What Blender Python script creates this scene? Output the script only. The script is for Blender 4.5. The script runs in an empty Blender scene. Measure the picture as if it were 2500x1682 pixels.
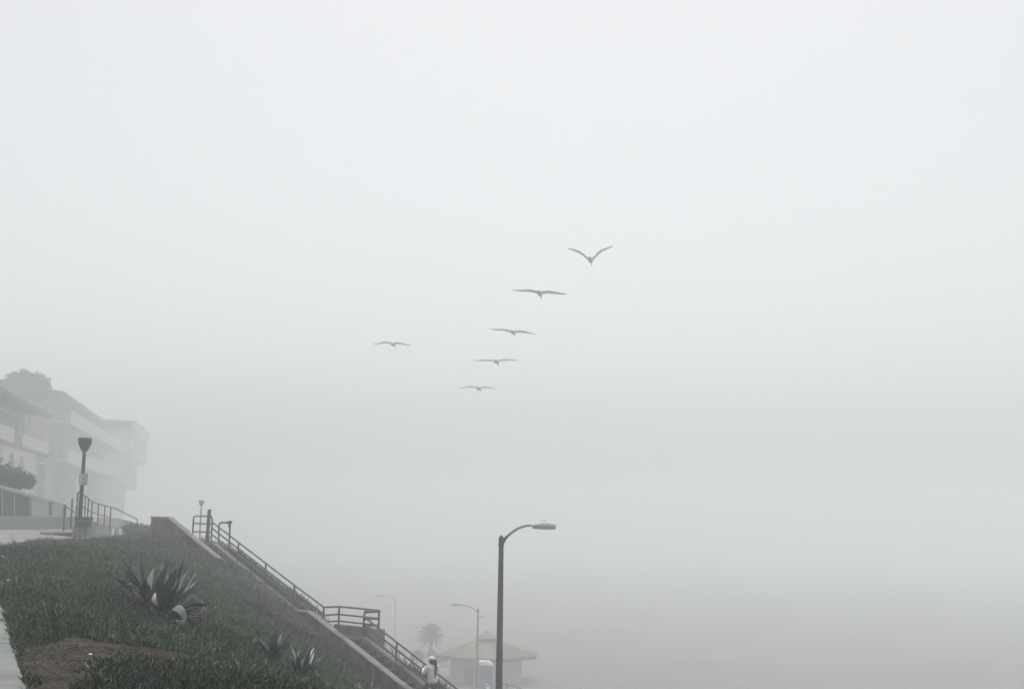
import bpy, bmesh, math, random
import numpy as np
from mathutils import Vector, Matrix, Euler

random.seed(7)
rng = np.random.default_rng(11)
scene = bpy.context.scene
COL = scene.collection
R = math.radians

# ------------------------------------------------------------------ camera
F = 2900.0                                   # focal length in pixels of the 2500 px wide photograph
PITCH = math.atan((1272 - 841) / F)
ROLL = 0.015
CAM_M = Matrix.Rotation(R(90) + PITCH, 3, 'X') @ Matrix.Rotation(ROLL, 3, 'Z')
cd = bpy.data.cameras.new('camera')
cam = bpy.data.objects.new('camera', cd)
COL.objects.link(cam)
cam.rotation_euler = CAM_M.to_euler()
cd.sensor_width = 36.0
cd.lens = 36.0 * F / 2500.0
cd.clip_start = 0.1
cd.clip_end = 5000
scene.camera = cam

# ------------------------------------------------------------------ sky, sun, exposure
SUN_EL, SUN_AZ = R(69), R(4)                 # azimuth measured from +Y towards +X
world = bpy.data.worlds.new('World')
scene.world = world
world.use_nodes = True
nt = world.node_tree
nt.nodes.clear()
sky = nt.nodes.new('ShaderNodeTexSky')
sky.sky_type = 'NISHITA'
sky.sun_disc = False
sky.sun_elevation = SUN_EL
sky.sun_rotation = SUN_AZ
sky.altitude = 0
sky.air_density = 1.0
sky.dust_density = 3.0
sky.ozone_density = 1.0
hs = nt.nodes.new('ShaderNodeHueSaturation')
hs.inputs['Saturation'].default_value = 0.10  # overcast: the cloud takes the blue away
bg = nt.nodes.new('ShaderNodeBackground')
bg.inputs['Strength'].default_value = 0.12
wo = nt.nodes.new('ShaderNodeOutputWorld')
nt.links.new(sky.outputs[0], hs.inputs['Color'])
nt.links.new(hs.outputs[0], bg.inputs['Color'])
nt.links.new(bg.outputs[0], wo.inputs['Surface'])
sl = bpy.data.lights.new('sun', 'SUN')
sl.energy = 1.4
sl.angle = R(40)
sl.color = (0.97, 1.0, 0.985)
sun = bpy.data.objects.new('sun', sl)
COL.objects.link(sun)
sd = Vector((math.sin(SUN_AZ) * math.cos(SUN_EL), math.cos(SUN_AZ) * math.cos(SUN_EL), math.sin(SUN_EL)))
sun.rotation_euler = (-sd).to_track_quat('-Z', 'Y').to_euler()
scene.view_settings.view_transform = 'Standard'
scene.view_settings.look = 'None'
scene.view_settings.gamma = 1.0
scene.view_settings.exposure = 0.40
cy = scene.cycles
cy.max_bounces = 8
cy.diffuse_bounces = 3
cy.glossy_bounces = 2
cy.transmission_bounces = 4
cy.transparent_max_bounces = 6
cy.volume_bounces = 5
cy.use_denoising = True
cy.caustics_reflective = False
cy.caustics_refractive = False

HAZE_DENSITY = 0.0057
BEACH_Z = -18.6

# ------------------------------------------------------------------ projection helpers
def ray(px, py):
    return CAM_M @ Vector(((px - 1250) / F, -(py - 841) / F, -1.0))
def at(px, py, D):
    d = ray(px, py)
    return d * (D / d.y)

# ------------------------------------------------------------------ mesh helpers
def link(o, parent=None):
    COL.objects.link(o)
    if parent is not None:
        o.parent = parent
    return o
def world_loc(o):
    v = Vector((0, 0, 0))
    while o is not None:
        v = v + o.location
        o = o.parent
    return v
def tag(o, label=None, cat=None, group=None, kind=None):
    if label: o['label'] = label
    if cat: o['category'] = cat
    if group: o['group'] = group
    if kind: o['kind'] = kind
    return o
def empty(name, loc, label, cat, group=None):
    e = bpy.data.objects.new(name, None)
    e.empty_display_size = 0.2
    COL.objects.link(e)
    e.location = loc
    return tag(e, label, cat, group)
def copy_tree(o, parent=None):
    c = o.copy(); COL.objects.link(c)
    if parent is not None: c.parent = parent
    for ch in list(o.children): copy_tree(ch, c)
    return c

class MB:
    def __init__(s):
        s.v, s.f = [], []
    def add(s, vs, fs):
        k = len(s.v)
        s.v += [Vector(p) for p in vs]
        s.f += [tuple(i + k for i in f) for f in fs]
        return s
    def box(s, c, sx, sy, sz, ax=None, ay=None, az=None):
        c = Vector(c)
        ax = Vector(ax or (1, 0, 0)); ay = Vector(ay or (0, 1, 0)); az = Vector(az or (0, 0, 1))
        vs = [c + ax * (i * sx / 2) + ay * (j * sy / 2) + az * (k * sz / 2) for i in (-1, 1) for j in (-1, 1) for k in (-1, 1)]
        return s.add(vs, [(0, 1, 3, 2), (4, 6, 7, 5), (0, 4, 5, 1), (2, 3, 7, 6), (0, 2, 6, 4), (1, 5, 7, 3)])
    def prism(s, poly, ext):
        n = len(poly); ext = Vector(ext)
        a = [Vector(p) for p in poly]
        fs = [tuple(range(n))[::-1], tuple(range(n, 2 * n))]
        fs += [(i, (i + 1) % n, (i + 1) % n + n, i + n) for i in range(n)]
        return s.add(a + [p + ext for p in a], fs)
    def tube(s, pts, rad, sides=8, cap=True):
        pts = [Vector(p) for p in pts]
        if not isinstance(rad, (list, tuple)): rad = [rad] * len(pts)
        n = len(pts); vs = []; fs = []
        up = None
        for i, p in enumerate(pts):
            t = (pts[min(i + 1, n - 1)] - pts[max(i - 1, 0)]).normalized()
            if up is None:
                up = t.orthogonal().normalized()
            up = (up - t * up.dot(t)).normalized()
            w = t.cross(up)
            for k in range(sides):
                a = 2 * math.pi * (k + 0.5) / sides
                vs.append(p + (up * math.cos(a) + w * math.sin(a)) * rad[i])
        for i in range(n - 1):
            for k in range(sides):
                k2 = (k + 1) % sides
                fs.append((i * sides + k, i * sides + k2, (i + 1) * sides + k2, (i + 1) * sides + k))
        if cap:
            fs.append(tuple(range(sides))[::-1]); fs.append(tuple((n - 1) * sides + k for k in range(sides)))
        return s.add(vs, fs)
    def lathe(s, c, prof, sides=16):
        """prof: list of (radius, height) from bottom to top about the vertical through c"""
        c = Vector(c); vs = []; fs = []
        n = len(prof)
        for r_, h in prof:
            for k in range(sides):
                a = 2 * math.pi * (k + 0.5) / sides
                vs.append(c + Vector((r_ * math.cos(a), r_ * math.sin(a), h)))
        for i in range(n - 1):
            for k in range(sides):
                k2 = (k + 1) % sides
                fs.append((i * sides + k, i * sides + k2, (i + 1) * sides + k2, (i + 1) * sides + k))
        fs.append(tuple(range(sides))[::-1]); fs.append(tuple((n - 1) * sides + k for k in range(sides)))
        return s.add(vs, fs)
    def loft(s, rings, cap=True):
        n = len(rings); m = len(rings[0]); vs = [p for r_ in rings for p in r_]; fs = []
        for i in range(n - 1):
            for k in range(m):
                k2 = (k + 1) % m
                fs.append((i * m + k, i * m + k2, (i + 1) * m + k2, (i + 1) * m + k))
        if cap:
            fs.append(tuple(range(m))[::-1]); fs.append(tuple((n - 1) * m + k for k in range(m)))
        return s.add(vs, fs)
    def build(s, name, mat, parent=None, origin=None, smooth=False, bevel=0):
        o0 = world_loc(parent) if parent is not None else Vector(origin or (0, 0, 0))
        me = bpy.data.meshes.new(name)
        me.from_pydata([tuple(p - o0) for p in s.v], [], s.f)
        bm = bmesh.new(); bm.from_mesh(me)
        bmesh.ops.recalc_face_normals(bm, faces=bm.faces)
        bm.to_mesh(me); bm.free()
        if smooth:
            me.polygons.foreach_set('use_smooth', [True] * len(me.polygons))
            try: me.set_sharp_from_angle(angle=R(40))
            except Exception: pass
        me.materials.append(mat)
        o = bpy.data.objects.new(name, me)
        link(o, parent)
        if parent is None: o.location = o0
        if bevel:
            b = o.modifiers.new('bevel', 'BEVEL'); b.width = bevel; b.segments = 2; b.limit_method = 'ANGLE'
        return o

def arc(p0, p1, p2, n=8):
    """quadratic curve from p0 to p2 pulled towards p1"""
    p0, p1, p2 = Vector(p0), Vector(p1), Vector(p2)
    return [(p0 * (1 - k) + p1 * k) * (1 - k) + (p1 * (1 - k) + p2 * k) * k for k in [i / n for i in range(n + 1)]]
def smooth_path(pts, n=6):
    pts = [Vector(p) for p in pts]; out = []
    for i in range(len(pts) - 1):
        a = pts[max(i - 1, 0)]; b = pts[i]; c = pts[i + 1]; d = pts[min(i + 2, len(pts) - 1)]
        for k in range(n):
            t = k / n
            out.append(0.5 * (2 * b + (c - a) * t + (2 * a - 5 * b + 4 * c - d) * t * t + (3 * b - a - 3 * c + d) * t ** 3))
    out.append(pts[-1])
    return out

# ------------------------------------------------------------------ materials
def mat(name, c1, c2=None, scale=4.0, rough=0.8, c3=None, scale3=0.7, lo=0.42, hi=0.68, bump=0.0, bscale=40.0, metal=0.0, stretch=None, spec=0.3):
    m = bpy.data.materials.new(name); m.use_nodes = True
    n = m.node_tree; b = n.nodes['Principled BSDF']
    b.inputs['Roughness'].default_value = rough
    b.inputs['Metallic'].default_value = metal
    b.inputs['Specular IOR Level'].default_value = spec
    if c2 is None:
        b.inputs['Base Color'].default_value = (*c1, 1)
    tc = n.nodes.new('ShaderNodeTexCoord'); mp = n.nodes.new('ShaderNodeMapping')
    n.links.new(tc.outputs['Object'], mp.inputs['Vector'])
    if stretch: mp.inputs['Scale'].default_value = stretch
    def noise(sc, det=6.0):
        t = n.nodes.new('ShaderNodeTexNoise'); t.inputs['Scale'].default_value = sc; t.inputs['Detail'].default_value = det
        t.inputs['Roughness'].default_value = 0.62
        n.links.new(mp.outputs[0], t.inputs['Vector']); return t
    def mix(fac, a, bcol):
        x = n.nodes.new('ShaderNodeMix'); x.data_type = 'RGBA'
        n.links.new(fac, x.inputs['Factor'])
        if isinstance(a, tuple): x.inputs['A'].default_value = (*a, 1)
        else: n.links.new(a, x.inputs['A'])
        x.inputs['B'].default_value = (*bcol, 1)
        return x.outputs['Result']
    def ramp(src, l, h):
        r_ = n.nodes.new('ShaderNodeMapRange'); r_.inputs['From Min'].default_value = l; r_.inputs['From Max'].default_value = h
        n.links.new(src, r_.inputs['Value']); return r_.outputs[0]
    if c2 is not None:
        out = mix(ramp(noise(scale).outputs['Fac'], 0.32, 0.68), c1, c2)
        if c3 is not None:
            out = mix(ramp(noise(scale3).outputs['Fac'], lo, hi), out, c3)
        n.links.new(out, b.inputs['Base Color'])
    if bump:
        bn = n.nodes.new('ShaderNodeBump'); bn.inputs['Strength'].default_value = bump; bn.inputs['Distance'].default_value = 0.02
        n.links.new(noise(bscale, 4.0).outputs['Fac'], bn.inputs['Height']); n.links.new(bn.outputs[0], b.inputs['Normal'])
    return m

def tint_mat(name, stops, rough=0.6, spec=0.3):
    """leaf material: a per-leaf value picks the leaf's own colour"""
    m = bpy.data.materials.new(name); m.use_nodes = True
    n = m.node_tree; b = n.nodes['Principled BSDF']
    b.inputs['Roughness'].default_value = rough; b.inputs['Specular IOR Level'].default_value = spec
    a = n.nodes.new('ShaderNodeAttribute'); a.attribute_name = 'tint'
    r_ = n.nodes.new('ShaderNodeValToRGB')
    el = r_.color_ramp.elements
    while len(el) < len(stops): el.new(0.5)
    for e, (p, c) in zip(el, stops):
        e.position = p; e.color = (*c, 1)
    n.links.new(a.outputs['Fac'], r_.inputs['Fac']); n.links.new(r_.outputs['Color'], b.inputs['Base Color'])
    return m

M = {}
M['soil'] = mat('soil', (0.046, 0.035, 0.027), (0.020, 0.015, 0.012), 6.0, 0.95, (0.07, 0.054, 0.042), 1.3, bump=0.6, bscale=30)
M['under'] = mat('under_growth', (0.036, 0.027, 0.020), (0.014, 0.012, 0.008), 3.0, 0.95, (0.050, 0.037, 0.028), 0.6, bump=0.6, bscale=18)
M['sand'] = mat('damp_beach_sand', (0.185, 0.183, 0.165), (0.16, 0.158, 0.143), 0.15, 0.95, (0.21, 0.207, 0.188), 0.03, bump=0.4, bscale=2)
M['concrete'] = mat('weathered_concrete', (0.25, 0.24, 0.215), (0.17, 0.16, 0.14), 2.2, 0.9, (0.075, 0.066, 0.055), 0.55, 0.52, 0.66, bump=0.35, bscale=25)
M['stair_tread'] = mat('shaded_tread', (0.034, 0.031, 0.027), (0.018, 0.016, 0.014), 3.0, 0.95, (0.045, 0.041, 0.036), 0.8, bump=0.3)  # shade inside the stairwell painted into the tread and landing colour
M['concrete_face'] = mat('stained_concrete', (0.20, 0.18, 0.155), (0.11, 0.096, 0.082), 2.6, 0.92, (0.032, 0.027, 0.022), 0.9, 0.45, 0.58, bump=0.5, bscale=22, stretch=(1, 1, 0.55))
M['concrete_light'] = mat('pale_concrete', (0.27, 0.285, 0.28), (0.21, 0.225, 0.22), 3.5, 0.9, (0.17, 0.165, 0.15), 0.9, bump=0.3, bscale=40)
M['concrete_walk'] = mat('walk_concrete', (0.27, 0.27, 0.26), (0.22, 0.22, 0.21), 1.6, 0.9, (0.17, 0.17, 0.16), 0.3, bump=0.2, bscale=30)
M['rail'] = mat('grey_painted_pipe', (0.085, 0.085, 0.083), (0.055, 0.055, 0.054), 6.0, 0.55, (0.10, 0.062, 0.045), 2.0, 0.6, 0.72)
M['rail_pale'] = mat('pale_galvanised_pipe', (0.38, 0.39, 0.39), (0.30, 0.31, 0.31), 6.0, 0.5)
M['post'] = mat('weathered_pipe', (0.12, 0.125, 0.125), (0.07, 0.07, 0.07), 3.0, 0.7, (0.17, 0.17, 0.165), 1.5)
M['rust'] = mat('rusty_pipe', (0.06, 0.05, 0.043), (0.085, 0.052, 0.036), 8.0, 0.8)
M['lamp_dark'] = mat('dark_bronze_metal', (0.018, 0.018, 0.019), (0.026, 0.026, 0.027), 5.0, 0.5)
M['pole'] = mat('speckled_concrete_pole', (0.072, 0.067, 0.059), (0.042, 0.039, 0.035), 16.0, 0.85, (0.13, 0.125, 0.112), 0.55, bump=0.2, bscale=60)
M['cap'] = mat('cast_cap', (0.085, 0.074, 0.066), (0.06, 0.054, 0.05), 7.0, 0.7)
M['arm'] = mat('galvanised_arm', (0.26, 0.255, 0.235), (0.20, 0.195, 0.18), 9.0, 0.55)
M['head'] = mat('pale_luminaire_paint', (0.76, 0.73, 0.68), (0.66, 0.63, 0.58), 8.0, 0.6, (0.22, 0.20, 0.18), 5.0, 0.60, 0.70)
M['lens'] = mat('clouded_lens', (0.72, 0.72, 0.67), (0.64, 0.64, 0.60), 10.0, 0.3, spec=0.5)
M['white'] = mat('white_paint', (0.82, 0.83, 0.83), (0.75, 0.76, 0.76), 3.0, 0.6)
M['sign'] = mat('sign_white', (0.55, 0.56, 0.55), None, rough=0.6)
M['ink'] = mat('sign_ink', (0.06, 0.065, 0.065), None, rough=0.6)
M['stucco'] = mat('grey_stucco', (0.27, 0.27, 0.265), (0.23, 0.23, 0.225), 1.2, 0.9)
M['stucco_white'] = mat('white_stucco', (0.46, 0.46, 0.45), (0.40, 0.40, 0.39), 1.0, 0.9)
M['stucco_tan'] = mat('tan_stucco', (0.32, 0.295, 0.27), (0.27, 0.25, 0.225), 1.0, 0.9)
M['pale_wall'] = mat('pale_painted_wall', (0.50, 0.50, 0.48), (0.42, 0.42, 0.40), 1.0, 0.9)
M['roof_dark'] = mat('dark_shingle', (0.07, 0.067, 0.065), (0.05, 0.048, 0.046), 3.0, 0.9, bump=0.4, bscale=6)
M['roof_tile'] = mat('clay_tile', (0.24, 0.175, 0.14), (0.19, 0.14, 0.115), 3.0, 0.85, (0.29, 0.225, 0.185), 0.9)
M['glass'] = mat('dark_window_glass', (0.02, 0.024, 0.027), None, rough=0.5, spec=0.15)
M['glass_rail'] = mat('smoked_panel', (0.055, 0.06, 0.065), None, rough=0.35, spec=0.4)
M['panel_pale'] = mat('frosted_panel', (0.42, 0.46, 0.46), (0.38, 0.42, 0.42), 1.0, 0.4)
M['box_dark'] = mat('dark_cabinet_paint', (0.03, 0.032, 0.033), (0.04, 0.042, 0.043), 4.0, 0.6)
M['blue'] = mat('blue_plastic', (0.085, 0.135, 0.25), (0.075, 0.12, 0.22), 2.0, 0.5)
M['bark'] = mat('bark', (0.07, 0.055, 0.042), (0.045, 0.036, 0.028), 9.0, 0.95, bump=0.6, bscale=20)
M['skin'] = mat('skin', (0.30, 0.175, 0.125), (0.27, 0.155, 0.11), 12.0, 0.55)
M['hair'] = mat('dark_hair', (0.016, 0.013, 0.012), (0.028, 0.022, 0.02), 60.0, 0.5, stretch=(1, 1, 0.1))
M['shirt'] = mat('white_cotton', (0.88, 0.88, 0.89), (0.82, 0.82, 0.84), 9.0, 0.85, bump=0.5, bscale=14)
M['hem'] = mat('blue_grey_cotton', (0.26, 0.28, 0.35), (0.22, 0.24, 0.30), 9.0, 0.85)
M['trousers'] = mat('charcoal_trousers', (0.03, 0.032, 0.034), (0.02, 0.021, 0.023), 8.0, 0.85)
M['rust_shirt'] = mat('pink_cotton', (0.45, 0.28, 0.26), (0.40, 0.24, 0.22), 8.0, 0.85)
M['phone'] = mat('black_phone', (0.015, 0.015, 0.017), None, rough=0.3)
M['plumage'] = mat('silver_grey_plumage', (0.83, 0.82, 0.81), (0.75, 0.74, 0.73), 9.0, 0.85)
M['iceplant'] = tint_mat('ice_plant_leaf', [(0.0, (0.006, 0.015, 0.005)), (0.35, (0.018, 0.040, 0.013)), (0.62, (0.055, 0.095, 0.038)), (0.80, (0.155, 0.215, 0.115)), (0.90, (0.066, 0.043, 0.029)), (0.97, (0.13, 0.12, 0.085))], 0.5, 0.35)
M['straw'] = tint_mat('dry_litter', [(0.0, (0.018, 0.015, 0.012)), (0.5, (0.055, 0.044, 0.034)), (0.85, (0.10, 0.083, 0.063)), (1.0, (0.20, 0.175, 0.135))], 0.9, 0.1)
M['leaf'] = tint_mat('dark_leaf', [(0.0, (0.018, 0.026, 0.014)), (0.5, (0.036, 0.05, 0.026)), (1.0, (0.065, 0.08, 0.045))], 0.6, 0.3)
M['agave'] = mat('agave_leaf', (0.032, 0.047, 0.041), (0.015, 0.023, 0.020), 4.5, 0.45, (0.10, 0.13, 0.115), 3.0, 0.52, 0.66)  # pale blotches are highlights painted into the dark leaf colour
M['agave_mid'] = mat('agave_lit_leaf', (0.115, 0.15, 0.135), (0.06, 0.082, 0.073), 5.0, 0.45, (0.19, 0.225, 0.205), 3.0, 0.5, 0.64)  # brighter copy of the agave leaf: light on some leaves put into colour
M['agave_pale'] = mat('agave_pale_leaf', (0.34, 0.39, 0.36), (0.24, 0.29, 0.26), 4.0, 0.55, (0.44, 0.46, 0.42), 3.0)
M['agave_dry'] = mat('agave_dry_leaf', (0.15, 0.132, 0.108), (0.08, 0.07, 0.057), 6.0, 0.9)
M['litter_white'] = mat('white_paper', (0.8, 0.8, 0.8), None, rough=0.8)

# ------------------------------------------------------------------ stairway frame: t along the flight (downhill), u across (away from the camera)
T0 = Vector((-12.07, 48.0, 0)); S = Vector((0.718, -0.696, 0)).normalized(); N = Vector((-S.y, S.x, 0))
def tu(t, u, z=0.0):
    return Vector((T0.x + S.x * t + N.x * u, T0.y + S.y * t + N.y * u, z))
RISE, GO = 0.16, 0.40
T_TOP, Z_TOP = 0.45, -1.12
N_UP = 18
T_LAND = T_TOP + GO * N_UP; Z_LAND = Z_TOP - RISE * N_UP        # 7.53, -4.12
T_LOW = 9.95
N_LOW = 34
SLOPE = RISE / GO
U_WALL0, U_WALL1 = -1.97, -1.75                                  # near parapet
U_CURB0, U_CURB1 = -0.02, 0.20                                   # far curb
def tread_z(t):
    if t < T_TOP: return Z_TOP
    if t < T_LAND: return Z_TOP - RISE * math.ceil((t - T_TOP) / GO)
    if t < T_LOW: return Z_LAND
    return Z_LAND - RISE * math.ceil((t - T_LOW) / GO)
def wall_top(t):
    if t < 0.35: return -0.09
    if t < 7.85: return -0.09 - 0.40 * (t - 0.35)
    if t < 9.55: return -3.09
    return -3.09 - 0.386 * (t - 9.55)
def curb_top(t):
    if t < T_TOP: return Z_TOP + 0.10
    if t < T_LAND: return Z_TOP + 0.10 - SLOPE * (t - T_TOP)
    if t < T_LOW: return Z_LAND + 0.10
    return Z_LAND + 0.10 - SLOPE * (t - T_LOW)

# ------------------------------------------------------------------ terrain height
def analytic(x, y):
    e = np.where(y < 47, 3 - 0.36 * y, -13.9 - 0.33 * (y - 47))
    z = -1.25 - 0.72 * np.clip(x - e, 0, None)
    return np.maximum(z + 0.5 * np.sin(x * 0.11 + 1.0) * np.sin(y * 0.07), BEACH_Z - 2.0)
def on_plane(px, py, u):
    """point of the view ray that lies in the vertical plane u = const along the stairs"""
    d = ray(px, py); return d * ((T0.dot(N) + u) / d.dot(N))
ctrl = []
for p in [(0, 1682, 9.0), (250, 1682, 9.1), (500, 1682, 9.5), (700, 1682, 11.8), (0, 1480, 16.0), (150, 1560, 12.2), (300, 1560, 12.6),
          (409, 1512, 17.0), (330, 1466, 18.8), (0, 1402, 22), (200, 1400, 24), (550, 1500, 25), (650, 1612, 18), (735, 1662, 17.5), (560, 1600, 14.2),
          (850, 1645, 29), (750, 1560, 33), (950, 1705, 33), (1010, 1760, 31), (900, 1715, 22), (1060, 1830, 26), (800, 1740, 14), (960, 1850, 17), (550, 1425, 37), (450, 1400, 32), (300, 1360, 33),
          (0, 1344, 31), (-300, 1345, 31), (80, 1328, 38), (191, 1325, 42), (277, 1319, 45), (120, 1312, 46), (200, 1311, 48), (330, 1313, 47),
          (0, 1295, 57), (120, 1299, 58), (-200, 1297, 52), (230, 1311, 56), (300, 1308, 60)]:
    q = at(*p); ctrl.append((q.x, q.y, q.z))
for px, py in [(381, 1312), (401, 1312), (427, 1310), (453, 1325), (479, 1337), (504, 1348), (528, 1362), (560, 1382), (597, 1389), (646, 1428), (718, 1485), (740, 1500),
               (765, 1522), (789, 1550), (816, 1568), (843, 1592), (866, 1620), (893, 1640), (918, 1662), (943, 1688)]:
    q = on_plane(px, py, -2.05); ctrl.append((q.x, q.y, q.z - 0.06))
for t, z in [(16, -7.2), (19, -8.7), (24, -11)]:
    q = tu(t, -2.05, z); ctrl.append((q.x, q.y, q.z))
for t, z in [(-3, -1.15), (0, -1.15), (2, -1.68), (4, -2.48), (6, -3.25), (7.5, -3.9), (10, -4.6), (12, -4.85), (14, -5.7), (18, -7.4), (23, -9.6)]:
    q = tu(t, 0.3, z); ctrl.append((q.x, q.y, q.z))
    q = tu(t, 3.2, z - 1.9); ctrl.append((q.x, q.y, q.z))
    q = tu(t, 9.0, z - 6.5); ctrl.append((q.x, q.y, q.z))
for k in range(18):
    a = 2 * math.pi * k / 18
    x, y = -8 + 46 * math.cos(a), 30 + 46 * math.sin(a)
    ctrl.append((x, y, float(analytic(np.array(x), np.array(y)))))
ctrl += [(0, 0, -1.5), (-3, 5, -1.4), (4, 6, -2.6), (2, 14, -3.6), (6, 24, -8.0), (2, 30, -7.0)]
CP = np.array(ctrl)
def tps_kernel(d2):
    return 0.5 * d2 * np.log(d2 + 1e-9)
n_c = len(CP)
D2 = ((CP[:, None, :2] - CP[None, :, :2]) ** 2).sum(-1)
A = np.zeros((n_c + 3, n_c + 3))
A[:n_c, :n_c] = tps_kernel(D2) + np.eye(n_c) * 0.06
A[:n_c, n_c] = 1; A[:n_c, n_c + 1:] = CP[:, :2]
A[n_c, :n_c] = 1; A[n_c + 1:, :n_c] = CP[:, :2].T
W = np.linalg.solve(A, np.concatenate([CP[:, 2], np.zeros(3)]))
ph = rng.uniform(0, 6.28, (24, 3))
def bumps(x, y, base=0.9, octs=4, seed=0):
    out = 0; amp = 1.0; fr = base
    for o in range(octs):
        for k in range(3):
            a = ph[(o * 3 + k + seed) % 24]
            c_, s_ = math.cos(a[0]), math.sin(a[0])
            out = out + amp * np.sin(fr * (x * c_ + y * s_) + a[1]) * np.sin(fr * 0.83 * (-x * s_ + y * c_) + a[2])
        amp *= 0.55; fr *= 2.07
    return out / 3
def height(x, y, rough=True):
    x = np.asarray(x, float); y = np.asarray(y, float)
    shp = x.shape; x = x.ravel(); y = y.ravel()
    out = np.empty_like(x)
    for i in range(0, len(x), 20000):
        xs, ys = x[i:i + 20000], y[i:i + 20000]
        d2 = (xs[:, None] - CP[None, :, 0]) ** 2 + (ys[:, None] - CP[None, :, 1]) ** 2
        tz = tps_kernel(d2) @ W[:n_c] + W[n_c] + W[n_c + 1] * xs + W[n_c + 2] * ys
        r_ = np.hypot(xs + 8, ys - 30)
        w = np.clip((62 - r_) / 24, 0, 1); w = w * w * (3 - 2 * w)
        out[i:i + 20000] = w * tz + (1 - w) * analytic(xs, ys)
    if rough:
        out = out + 0.045 * bumps(x, y, 1.1, 4)
    return out.reshape(shp)
def hz(x, y):
    return float(height(np.array([x]), np.array([y]))[0])
def ground_at(px, py, d0=8.0, d1=70.0):
    d = ray(px, py); ds = np.linspace(d0, d1, 1200) / d.y
    xs, ys, zs = d.x * ds, d.y * ds, d.z * ds
    below = zs < height(xs, ys)
    i = int(np.argmax(below)) if below.any() else len(ds) - 1
    return Vector((xs[i], ys[i], zs[i]))
def in_poly(x, y, poly):
    inside = np.zeros(x.shape, bool); n = len(poly)
    for i in range(n):
        x0, y0 = poly[i][0], poly[i][1]; x1, y1 = poly[(i + 1) % n][0], poly[(i + 1) % n][1]
        c = ((y0 > y) != (y1 > y)) & (x < (x1 - x0) * (y - y0) / (y1 - y0 + 1e-12) + x0)
        inside ^= c
    return inside

def axis(lo, hi, step, far, extra=()):
    a = list(np.arange(lo, hi + 1e-6, step)); v = hi; st = step
    while v < far: st *= 1.045; v += st; a.append(v)
    v = lo; st = step
    while v > -far: st *= 1.045; v -= st; a.append(v)
    a = [q for q in a if not any(abs(q - e) < 0.12 for e in extra)] + list(extra)
    return np.array(sorted(a))
ta = axis(-14, 34, 0.3, 380)
ua = axis(-27, 8, 0.3, 380, (U_WALL0 - 0.02, U_WALL0 + 0.12, U_CURB1 - 0.10, U_CURB1 + 0.02))
TT, UU = np.meshgrid(ta, ua, indexing='ij')
GX = T0.x + S.x * TT + N.x * UU; GY = T0.y + S.y * TT + N.y * UU
GZ = height(GX, GY)
corr = (UU > U_WALL0 + 0.1) & (UU < U_CURB1 - 0.08) & (TT > -1.2) & (TT < 26)
GZ = np.where(corr, GZ - 2.5, GZ)
bump_out = (UU >= U_CURB1 - 0.2) & (UU < 0.95) & (TT > 7.3) & (TT < 10.1)
GZ = np.where(bump_out, GZ - 1.0, GZ)
nt_, nu_ = TT.shape
verts = np.stack([GX, GY, GZ], -1).reshape(-1, 3)
ii, jj = np.meshgrid(np.arange(nt_ - 1), np.arange(nu_ - 1), indexing='ij')
q0 = (ii * nu_ + jj).ravel()
quads = np.stack([q0, q0 + nu_, q0 + nu_ + 1, q0 + 1], -1)

def np_mesh(name, verts, faces_list, mat_, tint=None, smooth=False):
    """faces_list: arrays of equal-sized faces"""
    me = bpy.data.meshes.new(name)
    me.vertices.add(len(verts)); me.vertices.foreach_set('co', np.ascontiguousarray(verts, np.float32).ravel())
    loops = np.concatenate([f.ravel() for f in faces_list]).astype(np.int32)
    sizes = np.concatenate([np.full(len(f), f.shape[1]) for f in faces_list])
    starts = np.concatenate([[0], np.cumsum(sizes)[:-1]]).astype(np.int32)
    me.loops.add(len(loops)); me.loops.foreach_set('vertex_index', loops)
    me.polygons.add(len(sizes)); me.polygons.foreach_set('loop_start', starts)
    if tint is not None:
        a = me.attributes.new('tint', 'FLOAT', 'POINT'); a.data.foreach_set('value', np.ascontiguousarray(tint, np.float32))
    me.polygons.foreach_set('use_smooth', np.full(len(sizes), smooth))
    me.update(calc_edges=True); me.validate()
    me.materials.append(mat_)
    return me
def np_obj(name, *a, parent=None, **k):
    o = bpy.data.objects.new(name, np_mesh(name, *a, **k)); link(o, parent); return o

def leaf_shards(P, Dr, L, Wd, bend=0.0):
    """flat pointed leaves: P base, Dr direction, L length, Wd width -> verts, tris"""
    n = len(P); h = rng.normal(size=(n, 3)); side = np.cross(Dr, h); side /= np.linalg.norm(side, axis=1)[:, None] + 1e-9
    nor = np.cross(side, Dr)
    mid = P + Dr * (L * 0.5)[:, None] + nor * (L * 0.12)[:, None]
    v = np.stack([P, mid + side * (Wd / 2)[:, None], P + Dr * L[:, None], mid - side * (Wd / 2)[:, None]], 1).reshape(-1, 3)
    b = np.arange(n)[:, None] * 4
    return v, b + np.array([[0, 1, 2, 3]])

# ------------------------------------------------------------------ ground, beach, walks
hill = np_obj('hillside', verts, [quads], M['under'], smooth=True); tag(hill, kind='structure')
b = MB(); b.add([(-460, -70, BEACH_Z), (460, -70, BEACH_Z), (460, 800, BEACH_Z), (-460, 800, BEACH_Z)], [(0, 1, 2, 3)])
tag(b.build('beach', M['sand']), kind='structure')

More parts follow.
